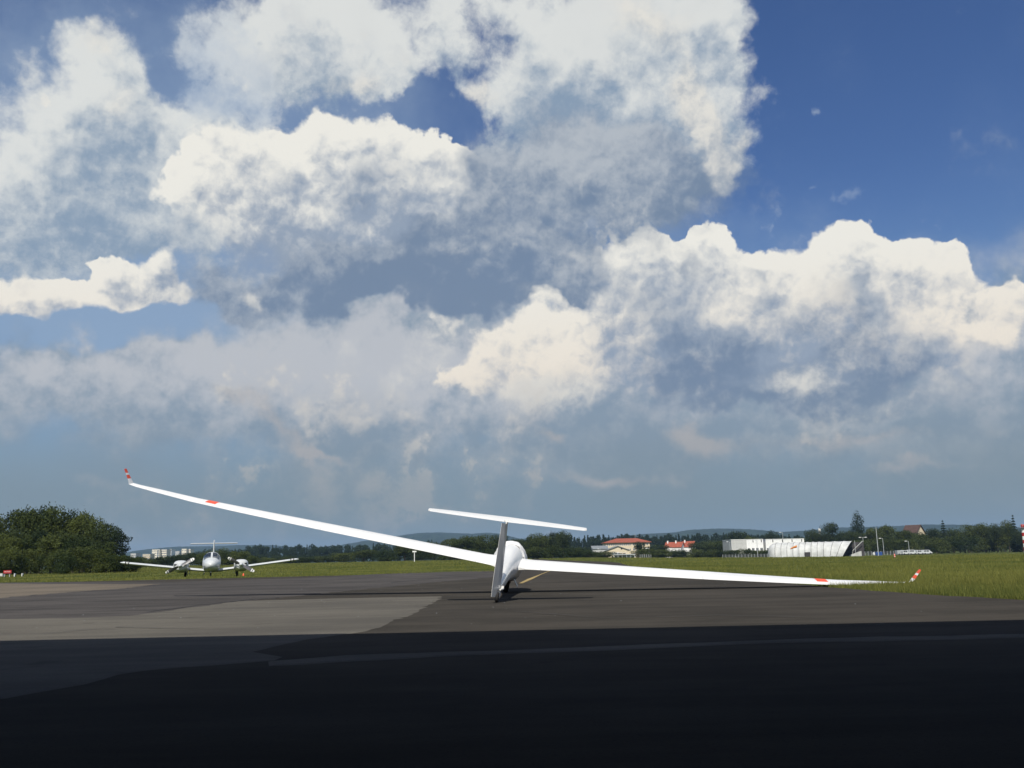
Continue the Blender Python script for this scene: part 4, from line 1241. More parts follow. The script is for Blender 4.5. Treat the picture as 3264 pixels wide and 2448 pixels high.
# carport
D = 330
a, e = place(1957, D), place(2023, D)
r = empty('carport', (a.x, D, a.z), label='open flat roofed carport at the edge of the field', cat='carport')
W_ = e.x - a.x
z_ = at(1990, 1767.5, D).z - a.z
MB().box((W_ / 2, 3, z_), (W_ + 0.4, 6.4, 0.28)).build('roof', M['pale_metal'], r)
MB().box((W_ / 2, 6.0, z_ / 2 - 0.1), (W_, 0.12, z_ - 0.2)).build('back_wall', M['steel_sheet'], r)
for k in range(6):
    MB().box((W_ * k / 5, 0, z_ / 2 - 0.1), (0.14, 0.14, z_ - 0.2)).build('post', M['pale_metal'], r)


def car(u, D, mat, label, name='parked_van', cat='van', L=4.6, H=1.9, rz=0.0, grp=None):
    """Small parked vehicle seen side on: body with sloping nose, windows, wheels."""
    p = place(u, D)
    r = empty(name, p, (0, 0, rz), label=label, cat=cat, group=grp)
    w = 0.9
    pr = [(-L / 2, 0.35), (-L / 2, H * 0.92), (-L / 2 + 0.15, H), (L * 0.18, H), (L * 0.34, H * 0.62), (L / 2 - 0.08, H * 0.52), (L / 2, 0.40)]
    MB().loft([[Vector((x, y, z)) for x, z in pr] for y in (-w, w)]).build('body', mat, r)
    for k in range(2):
        MB().box((-L * 0.28 + k * L * 0.28, -w - 0.01, H * 0.76), (L * 0.24, 0.03, H * 0.26)).build('window', M['window'], r)
    MB().add([(L * 0.19, -w * 0.86, H * 0.97), (L * 0.19, w * 0.86, H * 0.97), (L * 0.335, w * 0.86, H * 0.645), (L * 0.335, -w * 0.86, H * 0.645),
              (L * 0.205, -w * 0.86, H * 0.985), (L * 0.205, w * 0.86, H * 0.985), (L * 0.35, w * 0.86, H * 0.66), (L * 0.35, -w * 0.86, H * 0.66)],
             [(3, 2, 1, 0), (4, 5, 6, 7), (0, 1, 5, 4), (1, 2, 6, 5), (2, 3, 7, 6), (3, 0, 4, 7)]).build('windscreen', M['window'], r)
    for sx in (-0.31, 0.30):
        for sy in (-1, 1):
            MB().lathe([(0.05, -0.1), (0.3, -0.1), (0.33, 0), (0.3, 0.1), (0.05, 0.1)], 12, Matrix.Translation((L * sx, sy * (w - 0.08), 0.33)) @ Matrix.Rotation(R(90), 4, 'X')).build('wheel', M['rubber'], r)
    return r


car(1971, 332, M['white_paint'], 'white van parked under the left end of the carport', rz=R(20))
car(1987, 332.5, M['plaster_cream'], 'cream van parked under the middle of the carport', rz=R(15))
car(2006, 332, M['white_paint'], 'white car parked under the right half of the carport', name='parked_car', cat='car', H=1.45, L=4.2)
car(1944, 326, M['plaster_cream'], 'small pale yellow vehicle on the field edge left of the carport', name='parked_car', cat='car', H=1.3, L=3.0)

# red-roofed houses
for (u0, u1, vr, ve, D, lab, ax) in ((2119, 2150, 1730, 1744, 470, 'red roofed house at the left end of the pair, with a chimney', 'x'), (2146, 2173, 1729, 1744, 462, 'red roofed house with a white gable in the middle of the three', 'x'),
                                     (2172, 2211, 1727, 1743, 466, 'red roofed house at the right, half behind a dark tree', 'x')):
    a, e = place(u0, D), place(u1, D)
    r = empty('house', ((a.x + e.x) / 2, D, a.z), (0, 0, R(-24)), label=lab, cat='house')
    W_ = (e.x - a.x) * 0.95
    z_, zr = at(u0, ve, D).z - a.z, at(u0, vr, D).z - a.z
    house_box(-W_ / 2, W_ / 2, 0, 7.5, z_, 'x', zr).build('wall', M['plaster_white'], r)
    g = MB()
    gable(g, -W_ / 2, W_ / 2, 0, 7.5, z_ + 0.02, zr + 0.08, 0.35, 'x')
    rf = g.build('roof', M['roof_red'], r)
    MB().box((-W_ * 0.3, 3.0, zr + 0.1), (0.6, 0.6, 1.7)).build('chimney', M['plaster_white'], rf)
    windows(r, Vector((-W_ / 2, 0, 0)), UX, 2, 1, 0.9, 1.1, W_ / 2, z_ * 0.62, 3)

# white modern offices
D = 385
for (u0, u1, v0, rz, lab, mat, cols) in ((2333, 2382, 1719.5, 0, 'light grey end wing of the white office building', 'plaster_grey', 1), (2382, 2435, 1718.5, 0, 'white flat roofed office wing with a row of square windows', 'plaster_white', 4),
                                         (2443, 2566, 1717.5, 0, 'long white flat roofed office wing right behind the tent hangar', 'plaster_white', 9)):
    a, e = place(u0, D), place(u1, D)
    r = empty('office_building', (a.x, D, a.z), label=lab, cat='office building')
    W_ = e.x - a.x
    zt = at((u0 + u1) / 2, v0, D).z - a.z
    MB().box((W_ / 2, 8, zt / 2 - 0.1), (W_, 16, zt - 0.2)).build('wall', M[mat], r)
    MB().box((W_ / 2, 8, zt - 0.08), (W_ + 0.12, 16.2, 0.2)).build('parapet', M['plaster_white'], r)
    for k in range(max(1, cols // 2)):
        if cols > 1:
            MB().box((W_ * (k + 0.5) / max(1, cols // 2) + 1.0, -0.02, zt - 0.75), (0.32, 0.1, 1.1)).build('parapet_slot', M['black'], r)
    if cols == 1:
        windows(r, Vector((0, 0, 0)), UX, 1, 1, 1.1, 2.2, W_ * 0.86, zt - 5.2, 3, start=W_ * 0.36)
    else:
        windows(r, Vector((0, 0, 0)), UX, cols, 1, 1.15, 1.7, W_ / cols, zt - 4.4, 3)
        MB().box((W_ / 2, -1.2, zt - 6.4), (W_ * 0.8, 2.4, 0.3)).build('canopy', M['plaster_white'], r)

# brown-roofed house on the right, between trees
D = 430
a, e = place(2896, D), place(2940, D)
r = empty('house', ((a.x + e.x) / 2, D, a.z), (0, 0, R(-52)), label='house with a steep brown roof and cream gable above the right hand trees', cat='house')
W_ = (e.x - a.x) * 1.05
z_, zr = at(2900, 1702, D).z - a.z, at(2925, 1675, D).z - a.z
house_box(-W_ / 2, W_ / 2, -4, 4, z_, 'x', zr).build('wall', M['plaster_cream'], r)
g = MB()
gable(g, -W_ / 2, W_ / 2, -4, 4, z_ + 0.02, zr + 0.1, 0.5, 'x')
g.build('roof', M['roof_brown'], r)
windows(r, Vector((-W_ / 2, -4, 0)), UX, 3, 1, 1.0, 1.2, W_ / 3, z_ - 1.6, 3)

# ------------------------------------------------------------------ fabric tent hangar
D = 300
a, e = place(2470, D + 9), place(2684, D)
v = (e - a)
Lh = math.hypot(v.x, v.y)
th = empty('tent_hangar', a, (0, 0, math.atan2(v.y, v.x)), label='white fabric tunnel tent hangar with an open dark right end', cat='tent hangar')
HT = at(2684, 1724, D).z - e.z
DEP = 13.0


def arch(x, t, off=0.0, lean=0.0):
    """Point on the arch; t 0 front foot .. 1 rear foot."""
    an = math.pi * t
    y = DEP / 2 - (DEP / 2 + off) * math.copysign(abs(math.cos(an)) ** 0.72, math.cos(an))
    z = (HT + off) * abs(math.sin(an)) ** 0.80
    return Vector((x + lean * z / HT, y, z))


NPAN = 11
for k in range(NPAN):
    x0, x1 = Lh * k / NPAN + 0.05, Lh * (k + 1) / NPAN - 0.05
    rows = []
    for f in (0, 0.25, 0.5, 0.75, 1):
        sag = -0.14 * math.sin(math.pi * f)
        ln = 3.1 * (k + f) / NPAN if k == NPAN - 1 else 0.0
        ln = 3.0 * max(0.0, ((k + f) / NPAN - 0.72) / 0.28)
        rows.append([arch(x0 + (x1 - x0) * f, t, sag, ln) for t in np.linspace(0, 1, 17)])
    rows_in = [[p + Vector((0, 0.0, 0)) * 0 + (Vector((0, DEP / 2, 0)) - Vector((0, p.y, p.z))) * 0.012 for p in q] for q in rows]
    o = MB()
    o.loft(rows, caps=False, closed=False)
    o.build('fabric_panel', M['tent'], th, smooth=60)
for k in range(NPAN + 1):
    ln = 3.0 * max(0.0, (k / NPAN - 0.72) / 0.28)
    MB().tube([arch(Lh * k / NPAN, t, -0.02, ln) for t in np.linspace(0, 1, 17)], 0.07, 6).build('rib', M['tent_dark'], th)
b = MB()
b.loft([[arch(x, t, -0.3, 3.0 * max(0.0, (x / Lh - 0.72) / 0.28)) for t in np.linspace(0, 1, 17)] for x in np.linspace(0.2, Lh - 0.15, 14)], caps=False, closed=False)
b.build('interior_shade', M['tent_dark'], th)  # inner sheet coloured dark for the shade inside the tent
# rounded left end
b = MB()
rows = []
for s in np.linspace(0, 1, 7):
    an = s * math.pi / 2
    rows.append([Vector((-3.2 * math.sin(an), DEP / 2 + (p.y - DEP / 2) * math.cos(an) ** 0.8 if s < 1 else DEP / 2, p.z * (math.cos(an) ** 0.55 if s < 1 else 0))) for p in (arch(0, t, -0.05) for t in np.linspace(0, 1, 17))])
b.loft(rows, caps=False, closed=False)
b.build('end_panel', M['tent'], th, smooth=60)
MB().box((Lh * 0.49, -0.02, 0.85), (Lh * 0.085, 0.5, 1.7)).build('door_shade', M['tent_dark'], th)  # solid dark box standing in for the shade in a door opening
# pale end frame and loose flap at the open end
f = Lh + 3.0
MB().tube([(Lh + 1.9, 11.0, 0.0), (Lh + 2.2, 11.0, HT * 0.35), (Lh + 5.6, 11.0, HT * 0.97)], 0.14, 6).build('end_frame', M['tent'], th)
MB().loft([[(Lh + 1.2, 8.4, 0.0), (Lh + 5.2, 8.4, 0.0), (Lh + 5.2, 8.4, HT * 0.34), (Lh + 4.4, 8.4, HT * 0.30), (Lh + 1.6, 8.4, 0.5)],
           [(Lh + 1.2, 8.7, 0.0), (Lh + 5.2, 8.7, 0.0), (Lh + 5.2, 8.7, HT * 0.34), (Lh + 4.4, 8.7, HT * 0.30), (Lh + 1.6, 8.7, 0.5)]]).build('end_flap', M['tent'], th)
MB().box((Lh + 2.6, 12.4, HT * 0.46), (6.4, 0.3, HT * 0.92)).build('end_shade_sheet', M['tent_dark'], th)  # dark sheet painted as the shade seen through the open end

# white vehicles in a row and the blue container
row = [(2866, 'box_trailer', 'trailer', 'pale grey box trailer at the left end of the white row'), (2884, 'camper_van', 'camper van', 'second white vehicle from the left of the row'),
       (2905, 'camper_van', 'camper van', 'tall white camper in the middle of the row by the right trees'), (2929, 'camper_van', 'camper van', 'second white vehicle from the right of the row'), (2952, 'camper_van', 'camper van', 'rightmost white camper of the row by the trees')]
for i, (u, nm, cat, lab) in enumerate(row):
    if nm == 'box_trailer':
        p = place(u, 322)
        r = empty(nm, p, (0, 0, R(4)), label=lab, cat=cat, group='white vehicles along the field edge')
        MB().box((0, 0, 1.0), (2.3, 1.9, 1.35)).build('body', M['pale_metal'], r)
        for k in range(5):
            MB().box((-0.9 + k * 0.45, -0.97, 1.0), (0.05, 0.04, 1.2)).build('slat', M['steel_sheet'], r)
        for sx in (-0.5, 0.5):
            MB().lathe([(0.05, -0.1), (0.3, -0.1), (0.3, 0.1), (0.05, 0.1)], 10, Matrix.Translation((sx, -0.85, 0.3)) @ Matrix.Rotation(R(90), 4, 'X')).build('wheel', M['rubber'], r)
    else:
        car(u, 320 + i, M['white_paint'], lab, name=nm, cat=cat, L=2.6 if i < 4 else 3.4, H=1.75 if i == 2 else 1.6, rz=R(8), grp='white vehicles along the field edge')
p = place(2799.5, 330)
r = empty('container', p, label='blue steel container behind the grey fence', cat='container')
MB().box((0, 0, 0.62), (2.1, 1.6, 1.24)).build('body', M['blue'], r)
for k in range(9):
    MB().box((-0.95 + k * 0.2375, -0.82, 0.62), (0.07, 0.05, 1.1)).build('rib', M['blue'], r)
p = place(2785, 331)
r = empty('waste_bag', p, label='small pale green heap left of the blue container', cat='bag')
MB().lathe([(0.05, 0), (0.5, 0.1), (0.55, 0.5), (0.4, 0.95), (0.15, 1.15)], 9).build('bag', M['tent'], r, smooth=50)


# ------------------------------------------------------------------ fences, poles, masts
def fence(u0, u1, D, h, label, n):
    a, e = place(u0, D), place(u1, D)
    r = empty('mesh_fence', a, label=label, cat='fence')
    for k in range(n + 1):
        q = a.lerp(e, k / n) - a
        q.z = terr(a.x + q.x, D) - a.z
        MB().box((q.x, 0, q.z + h / 2), (0.09, 0.09, h)).build('post', M['pale_metal'], r)
    wires = MB()
    L_ = e.x - a.x
    m = int(L_ / 0.35)
    for k in range(m):
        x = L_ * k / m
        wires.box((x, 0.02, terr(a.x + x, D) - a.z + h / 2), (0.03, 0.02, h * 0.94))
    for k in range(5):
        z = h * (0.1 + 0.2 * k)
        wires.add([(0, 0.03, z), (L_, 0.03, z + e.z - a.z), (L_, 0.03, z + e.z - a.z + 0.03), (0, 0.03, z + 0.03)], [(0, 1, 2, 3)])
    wires.build('wire_mesh', M['grey_metal'], r, kind='stuff')


fence(2303, 2466, 312, 1.45, 'grey mesh fence left of the white tent hangar', 16)
fence(2716, 2858, 335, 1.5, 'grey mesh fence between the tent hangar and the white vehicles', 14)
fence(2040, 2075, 330, 1.4, 'short mesh fence right of the carport', 5)


def lamp(u, vtop, D, label, heads=1, r0=0.085, name='lamp_post', cat='lamp post', head=True):
    p = place(u, D)
    h = at(u, vtop, D).z - p.z
    r = empty(name, p, label=label, cat=cat, group='lamp posts round the airfield edge' if name == 'lamp_post' else None)
    MB().tube([(0, 0, 0), (0, 0, h * 0.5), (0, 0, h)], [r0 * 1.3, r0 * 1.1, r0 * 0.8], 8).build('pole', M['pale_metal'], r, smooth=50)
    if head:
        for k in range(heads):
            s = 1 if k else -1
            MB().tube([(0, 0, h - 0.08), (s * 0.75, 0, h + 0.05)], 0.05, 6).build('arm', M['pale_metal'], r)
            MB().box((s * 1.0, 0, h + 0.06), (0.75, 0.32, 0.16), taper=0.8).build('lamp_head', M['plaster_white'], r)
    return r


lamp(1915, 1750, 400, 'thin lamp post left of the carport, against dark bushes')
lamp(2070, 1748, 350, 'thin lamp post standing right of the carport')
lamp(2328, 1727, 372, 'lamp post at the left corner of the white offices')
lamp(2415, 1723, 318, 'lamp post in front of the white office windows')
lamp(2499, 1697, 380, 'tall lamp post rising above the white offices')
lamp(2727, 1723, 308, 'slim post right beside the open end of the tent hangar', head=False, name='slim_post', cat='post')
lamp(2754, 1713, 318, 'twin armed lamp post right of the tent hangar', 2)
lamp(2799, 1681, 285, 'tall white flagpole in front of the right trees', r0=0.10, head=False, name='flagpole', cat='flagpole')
lamp(2817, 1716, 330, 'lamp post just right of the tall white flagpole')
lamp(2898, 1725, 350, 'short lamp post behind the row of white vehicles')
p = place(1321, 210)
r = empty('antenna_mast', p, label='white T shaped mast in front of bushes under the left wing', cat='mast')
h = at(1321, 1758, 210).z - p.z
MB().tube([(0, 0, 0), (0, 0, h)], 0.09, 8).build('pole', M['plaster_white'], r)
MB().box((0, 0, h), (0.9, 0.25, 0.3)).build('crossbar', M['plaster_white'], r)
p = place(2618, 430)
r = empty('white_sign', p, label='narrow white sign above the trees behind the tent hangar', cat='sign')
h = at(2618, 1685, 430).z - p.z
MB().tube([(0, 0, 0), (0, 0, h - 2.6)], 0.1, 8).build('pole', M['pale_metal'], r)
MB().box((0, 0, h - 1.2), (0.95, 0.25, 2.6)).build('panel', M['sign_white'], r)

# windsock in front of the tent hangar
p = place(2542, 240)
r = empty('windsock', p, (0, 0, 0), label='orange windsock blowing left in front of the tent hangar', cat='windsock')
h = at(2542, 1739.5, 240).z - p.z
MB().tube([(0, 0, 0), (0, 0, h)], 0.035, 6).build('pole', M['pale_metal'], r)
sk = MB()
secs = []
for f in np.linspace(0, 1, 7):
    rr_ = 0.34 - 0.16 * f
    c_ = Vector((-0.15 - 1.55 * f, 0, h - 0.22 - 0.50 * f ** 1.4))
    secs.append([c_ + Vector((0.25 * rr_ * math.sin(t), rr_ * math.cos(t), rr_ * math.sin(t))) for t in np.linspace(0, 2 * math.pi, 12, endpoint=False)])
sk.loft(secs, caps=False)
sk.build('sock', M['wind_orange'], r, smooth=60)

# red and white obstruction mast at the right edge
p = place(3268, 150)
r = empty('obstruction_mast', p, label='red and white banded mast with a red top at the right edge', cat='mast')
h = at(3262, 1671, 150).z - p.z
nb = 7
for k in range(nb):
    z0, z1 = h * 0.84 * k / nb, h * 0.84 * (k + 1) / nb
    MB().tube([(0, 0, z0 + 0.002), (0, 0, z1 - 0.002)], 0.26, 14).build('mast_band', M['sign_white'] if k % 2 == 0 else M['red'], r, smooth=50)
MB().tube([(0, 0, h * 0.84), (0, 0, h * 0.90)], 0.2, 12).build('mast_neck', M['grey_metal'], r)
MB().box((0, 0, h * 0.875), (1.15, 1.0, 0.05)).build('platform', M['grey_metal'], r)
for sx in (-0.55, -0.28, 0.28, 0.55):
    MB().box((sx, -0.47, h * 0.875 + 0.26), (0.04, 0.04, 0.5)).build('rail_post', M['grey_metal'], r)
MB().box((0, -0.47, h * 0.875 + 0.5), (1.14, 0.045, 0.04)).build('rail', M['grey_metal'], r)
MB().tube([(0, 0, h * 0.90), (0, 0, h * 0.97), (0, 0, h)], [0.3, 0.3, 0.2], 14).build('red_cap', M['red'], r, smooth=40)


# ------------------------------------------------------------------ small things by the left apron
p = place(25, 84)
r = empty('runway_sign', p, (0, 0, R(6)), label='red taxiway sign with faint white lettering before the thicket', cat='sign')
MB().box((0, 0, 0.46), (0.68, 0.10, 0.27)).build('panel', M['red'], r)
MB().box((0, 0.0, 0.30), (0.72, 0.14, 0.05)).build('panel_frame', M['black'], r)
for sx in (-0.25, 0.2):
    MB().box((sx, 0, 0.135), (0.05, 0.06, 0.28)).build('leg', M['pale_metal'], r)
b = MB()
for k, w in enumerate((0.05, 0.05, 0.05, 0.10, 0.05, 0.07)):
    x = -0.22 + k * 0.088
    b.box((x, -0.056, 0.47), (0.022, 0.012, 0.10))
    if k % 2 == 0:
        b.box((x + 0.022, -0.056, 0.51), (0.04, 0.012, 0.022))
b.build('lettering', M['sign_white'], r)
for i, (u, lab) in enumerate(((47, 'leaning white marker board just right of the red sign'), (71, 'leaning white marker board further right of the red sign'))):
    p = place(u, 86)
    r = empty('marker_board', p, label=lab, cat='marker board', group='white marker boards by the red sign')
    MB().box((0.06, 0, 0.14), (0.07, 0.22, 0.30), rx=R(0)).build('board', M['sign_white'], r)
    MB().box((0.12, 0.03, 0.07), (0.05, 0.05, 0.14)).build('foot', M['black'], r)
p = place(-14, 90)
r = empty('concrete_trough', p, label='low pale concrete trough at the left picture edge', cat='trough')
MB().box((0, 0, 0.14), (1.7, 0.5, 0.28)).build('trough', M['plaster_grey'], r)
p = place(777, 62)
r = empty('traffic_cone', p, label='small orange cone on the grass right of the twin aeroplane', cat='cone')
r.scale = (0.65, 0.65, 0.65)
MB().box((0, 0, 0.02), (0.26, 0.26, 0.03)).build('foot', M['orange'], r)
MB().lathe([(0.10, 0.035), (0.08, 0.12), (0.035, 0.27), (0.02, 0.28)], 12).build('cone', M['orange'], r, smooth=50)
p = place(2850, 92)
r = empty('field_marker', p, label='pale orange marker standing in the meadow before the vehicles', cat='marker')
MB().lathe([(0.07, 0.0), (0.065, 0.22), (0.04, 0.38), (0.02, 0.40)], 12).build('body', M['orange'], r, smooth=50)
MB().lathe([(0.068, 0.10), (0.069, 0.12), (0.057, 0.28), (0.055, 0.30)], 12).build('white_sleeve', M['sign_white'], r, smooth=50)


# ------------------------------------------------------------------ trees
def crown_mesh(name, mat, kind, n, leaf, seed):
    """Leaf faces spread through the volume of a unit-high tree (height 1, half-width about 0.5)."""
    g = np.random.default_rng(seed)
    if kind == 'broad':
        L_ = [(0, 0, 0.60, 0.36, 0.34)] + [(g.uniform(-.30, .30), g.uniform(-.30, .30), g.uniform(0.38, 0.82), g.uniform(.12, .22), g.uniform(.10, .17)) for _ in range(13)]
    elif kind == 'bush':
        L_ = [(0, 0, 0.42, 0.42, 0.40)] + [(g.uniform(-.36, .36), g.uniform(-.36, .36), g.uniform(0.15, 0.80), g.uniform(.13, .24), g.uniform(.12, .20)) for _ in range(14)]
    elif kind == 'poplar':
        L_ = [(g.uniform(-.06, .06), g.uniform(-.06, .06), z, 0.05 + 0.30 * math.sin(math.pi * min(1, (z - 0.02) * 1.02)) ** 0.7 * (1.0 - 0.35 * z), 0.11) for z in np.linspace(0.12, 0.93, 13)]
        L_ += [(g.uniform(-.2, .2), g.uniform(-.2, .2), g.uniform(0.3, 0.85), .12, .14) for _ in range(6)]
    elif kind == 'pine':
        L_ = [(g.uniform(-.16, .16), g.uniform(-.16, .16), z, (0.24 if z < 0.9 else 0.13) * g.uniform(.7, 1.2), 0.085) for z in np.linspace(0.42, 0.95, 10)]
    else:
        L_ = []
    if kind == 'spruce':
        t = g.random(n) ** 0.7
        z = 0.06 + 0.94 * (1 - t)
        z = np.floor(z * 15) / 15 * 0.75 + z * 0.25
        rad = (1.0 - z) * 0.40 + 0.015
        a = g.random(n) * 2 * np.pi
        lob = 0.72 + 0.28 * np.sin(a * 5 + np.floor(z * 15) * 1.7)
        rr = rad * lob * g.random(n) ** 0.45
        P = np.stack([rr * np.cos(a), rr * np.sin(a), z - rr * 0.28], 1)
        out = np.stack([np.cos(a), np.sin(a), np.full(n, 0.5)], 1)
    else:
        w = np.array([l[3] ** 2 for l in L_])
        idx = g.choice(len(L_), n, p=w / w.sum())
        A = np.array(L_)[idx]
        d = g.normal(size=(n, 3))
        d /= np.linalg.norm(d, axis=1)[:, None]
        r = 0.60 + 0.46 * g.random(n) ** 0.6 + 0.10 * g.normal(size=n) * (g.random(n) < 0.25)
        P = A[:, :3] + d * r[:, None] * np.stack([A[:, 3], A[:, 3], A[:, 4]], 1)
        P[:, 2] = np.clip(P[:, 2], 0.01, 1.02)
        out = d + np.array([0, 0, 0.35])
    P[:, 2] /= np.percentile(P[:, 2], 99.6)
    nrm = out + g.normal(size=(n, 3)) * 0.75
    nrm /= np.linalg.norm(nrm, axis=1)[:, None]
    t1 = np.cross(nrm, g.normal(size=(n, 3)))
    t1 /= np.linalg.norm(t1, axis=1)[:, None]
    t2 = np.cross(nrm, t1)
    s = leaf * (0.6 + 0.8 * g.random(n))[:, None]
    V = np.stack([P - t1 * s, P + t2 * s * 0.6, P + t1 * s, P - t2 * s * 0.6], 1).reshape(-1, 3)
    return np_mesh(name, V, np.arange(4 * n).reshape(-1, 4), mat)


def trunk_mesh(kind, seed):
    g = random.Random(seed)
    b = MB()
    top = {'broad': 0.72, 'bush': 0.45, 'poplar': 0.9, 'pine': 0.93, 'spruce': 0.97}[kind]
    r0 = {'broad': 0.035, 'bush': 0.02, 'poplar': 0.028, 'pine': 0.02, 'spruce': 0.022}[kind]
    b.tube([(0, 0, -0.03), (0.004, 0, top * 0.3), (g.uniform(-.02, .02), g.uniform(-.02, .02), top * 0.65), (0, 0, top)], [r0, r0 * 0.8, r0 * 0.5, r0 * 0.12], 7)
    for k in range(6 if kind in ('broad', 'bush') else 3):
        z = top * (0.35 + 0.08 * k)
        a = g.uniform(0, 6.28)
        L_ = 0.28 if kind != 'poplar' else 0.1
        b.tube([(0, 0, z), (L_ * 0.5 * math.cos(a), L_ * 0.5 * math.sin(a), z + 0.10), (L_ * math.cos(a), L_ * math.sin(a), z + 0.24)], [r0 * 0.4, r0 * 0.28, r0 * 0.08], 5)
    o = b.build('trunk', M['bark'])
    me = o.data
    bpy.data.objects.remove(o)
    return me


TREE_LIB = {}
for kind, mat, nv, n, leaf in (('broad', 'leaf', 4, 5200, 0.020), ('bush', 'leaf', 4, 5200, 0.022), ('poplar', 'leaf_dark', 1, 4200, 0.017), ('pine', 'needle', 2, 2600, 0.019), ('spruce', 'needle', 2, 4200, 0.020), ('darkbroad', 'leaf_dark', 3, 4600, 0.020)):
    k2 = 'broad' if kind == 'darkbroad' else kind
    TREE_LIB[kind] = [(crown_mesh('crown', M[mat], k2, n, leaf, 11 * i + len(kind)), trunk_mesh(k2, i)) for i in range(nv)]
NAMES = {'broad': ('leafy_tree', 'tree'), 'darkbroad': ('leafy_tree', 'tree'), 'bush': ('bush', 'bush'), 'poplar': ('poplar_tree', 'poplar'), 'pine': ('pine_tree', 'pine'), 'spruce': ('spruce_tree', 'spruce')}


def tree(kind, u, vtop, D, wpx, label, group=None, var=None):
    p = place(u, D)
    h = at(u, vtop, D).z - p.z
    cm, tm = TREE_LIB[kind][(var if var is not None else random.randrange(99)) % len(TREE_LIB[kind])]
    nm, cat = NAMES[kind]
    r = empty(nm, (p.x, p.y, p.z - 0.05), (0, 0, random.uniform(0, 6.28)), label=label, cat=cat, group=group)
    wid = {'broad': 0.92, 'darkbroad': 0.92, 'bush': 1.05, 'poplar': 0.62, 'pine': 0.62, 'spruce': 0.72}[kind]
    w = wpx / F_PX * D / wid
    for me, n in ((cm, 'crown'), (tm, 'trunk')):
        o = link(n, me, r)
        o.scale = (w, w, h)
    return r


# the thicket on the left
G1 = 'trees of the thicket on the left'
for i, (k, u, v, D, w, lab) in enumerate([
    ('broad', -45, 1640, 118, 130, 'thicket tree cut off by the left picture edge'), ('darkbroad', 22, 1628, 121, 120, 'thicket tree with a pointed top, second from the left edge'),
    ('broad', 80, 1622, 119, 120, 'thicket tree left of the rounded summit'), ('darkbroad', 112, 1615, 124, 110, 'tall dark thicket tree at the left shoulder of the summit'),
    ('broad', 165, 1615, 120, 130, 'tallest tree of the left thicket, at its rounded summit'), ('darkbroad', 215, 1627, 122, 120, 'dark thicket tree right of the summit'),
    ('broad', 262, 1634, 119, 110, 'green tree on the right slope of the thicket'), ('broad', 300, 1652, 117, 100, 'lower green tree down the right slope of the thicket'),
    ('darkbroad', 338, 1672, 116, 90, 'dark tree near the right end of the thicket'), ('pine', 368, 1694, 113, 70, 'ragged pine at the right end of the thicket'),
    ('spruce', 386, 1716, 112, 50, 'small dark conifer with jagged twigs at the thicket end')]):
    tree(k, u, v, D, w, lab, G1, i)
G2 = 'bushes along the foot of the left thicket'
for i, u in enumerate(range(-40, 440, 36)):
    lab = ['bush at the thicket foot above the left picture edge', 'bush just left of the red sign', 'bush behind the red sign', 'bush right of the white marker boards', 'rounded bush under the thicket summit', 'bush at the middle of the thicket foot',
           'bush below the summit dip of the thicket', 'bush left of the aeroplane wing tip', 'bush at the thicket foot over the lawn', 'dark bush near the aeroplane left wing tip', 'bush behind the aeroplane left wing tip', 'bush at the right foot of the thicket', 'low bush ending the thicket on the right', 'bush past the end of the thicket'][i]
    tree('bush', u + random.uniform(-8, 8), [1745, 1752, 1740, 1760, 1748, 1765, 1750, 1758, 1742, 1738, 1752, 1758, 1768, 1775][i], 103 + random.uniform(-3, 4), random.uniform(66, 92), lab, G2, i)
for i in range(11):
    tree('broad' if i % 2 else 'darkbroad', -20 + i * 36, [1690, 1700, 1680, 1705, 1690, 1700, 1695, 1705, 1715, 1725, 1750][i], 110 + random.uniform(-2, 3), random.uniform(90, 110), ['crown at the left picture edge, middle of the thicket', 'crown above the red sign, middle of the thicket', 'dark crown above the white marker boards', 'green crown low under the left shoulder of the thicket', 'dark crown under the left shoulder of the thicket', 'green crown straight under the thicket summit', 'dark crown right under the thicket summit', 'green crown in the middle of the right slope', 'dark crown low on the right slope of the thicket', 'green crown above the aeroplane wing tip', 'dark crown at the right end of the thicket'][i], 'trees in the middle of the left thicket', i)

# behind the twin aeroplane
for i, (k, u, v, D, w, lab) in enumerate([
    ('bush', 440, 1776, 240, 50, 'bush right of the thicket below the far blocks'), ('bush', 478, 1781, 230, 60, 'low bush under the tall pale apartment block'), ('broad', 520, 1773, 260, 50, 'tree hiding the foot of the pale apartment pair'),
    ('broad', 560, 1768, 300, 50, 'tree behind the left propeller of the aeroplane'), ('broad', 600, 1762, 320, 60, 'tree right of the left propeller'), ('bush', 640, 1764, 250, 70, 'bush left of the aeroplane cabin'),
    ('bush', 672, 1757, 240, 80, 'tall bush directly behind the aeroplane cabin'), ('bush', 722, 1746, 245, 90, 'rounded bush right of the aeroplane fin, tallest of its row'), ('bush', 768, 1757, 240, 80, 'bush behind the right propeller of the aeroplane'),
    ('bush', 806, 1770, 235, 60, 'bush over the right wing root of the aeroplane'), ('bush', 850, 1776, 300, 70, 'pale bush above the right wing'), ('bush', 905, 1773, 310, 80, 'pale bush above the right wing tip of the aeroplane'),
    ('bush', 965, 1776, 315, 80, 'pale bush right of the right wing tip of the aeroplane'), ('bush', 1030, 1772, 320, 80, 'second pale bush right of the aeroplane wing tip')]):
    tree(k, u, v, D, w, lab, 'bushes behind the twin aeroplane', i)
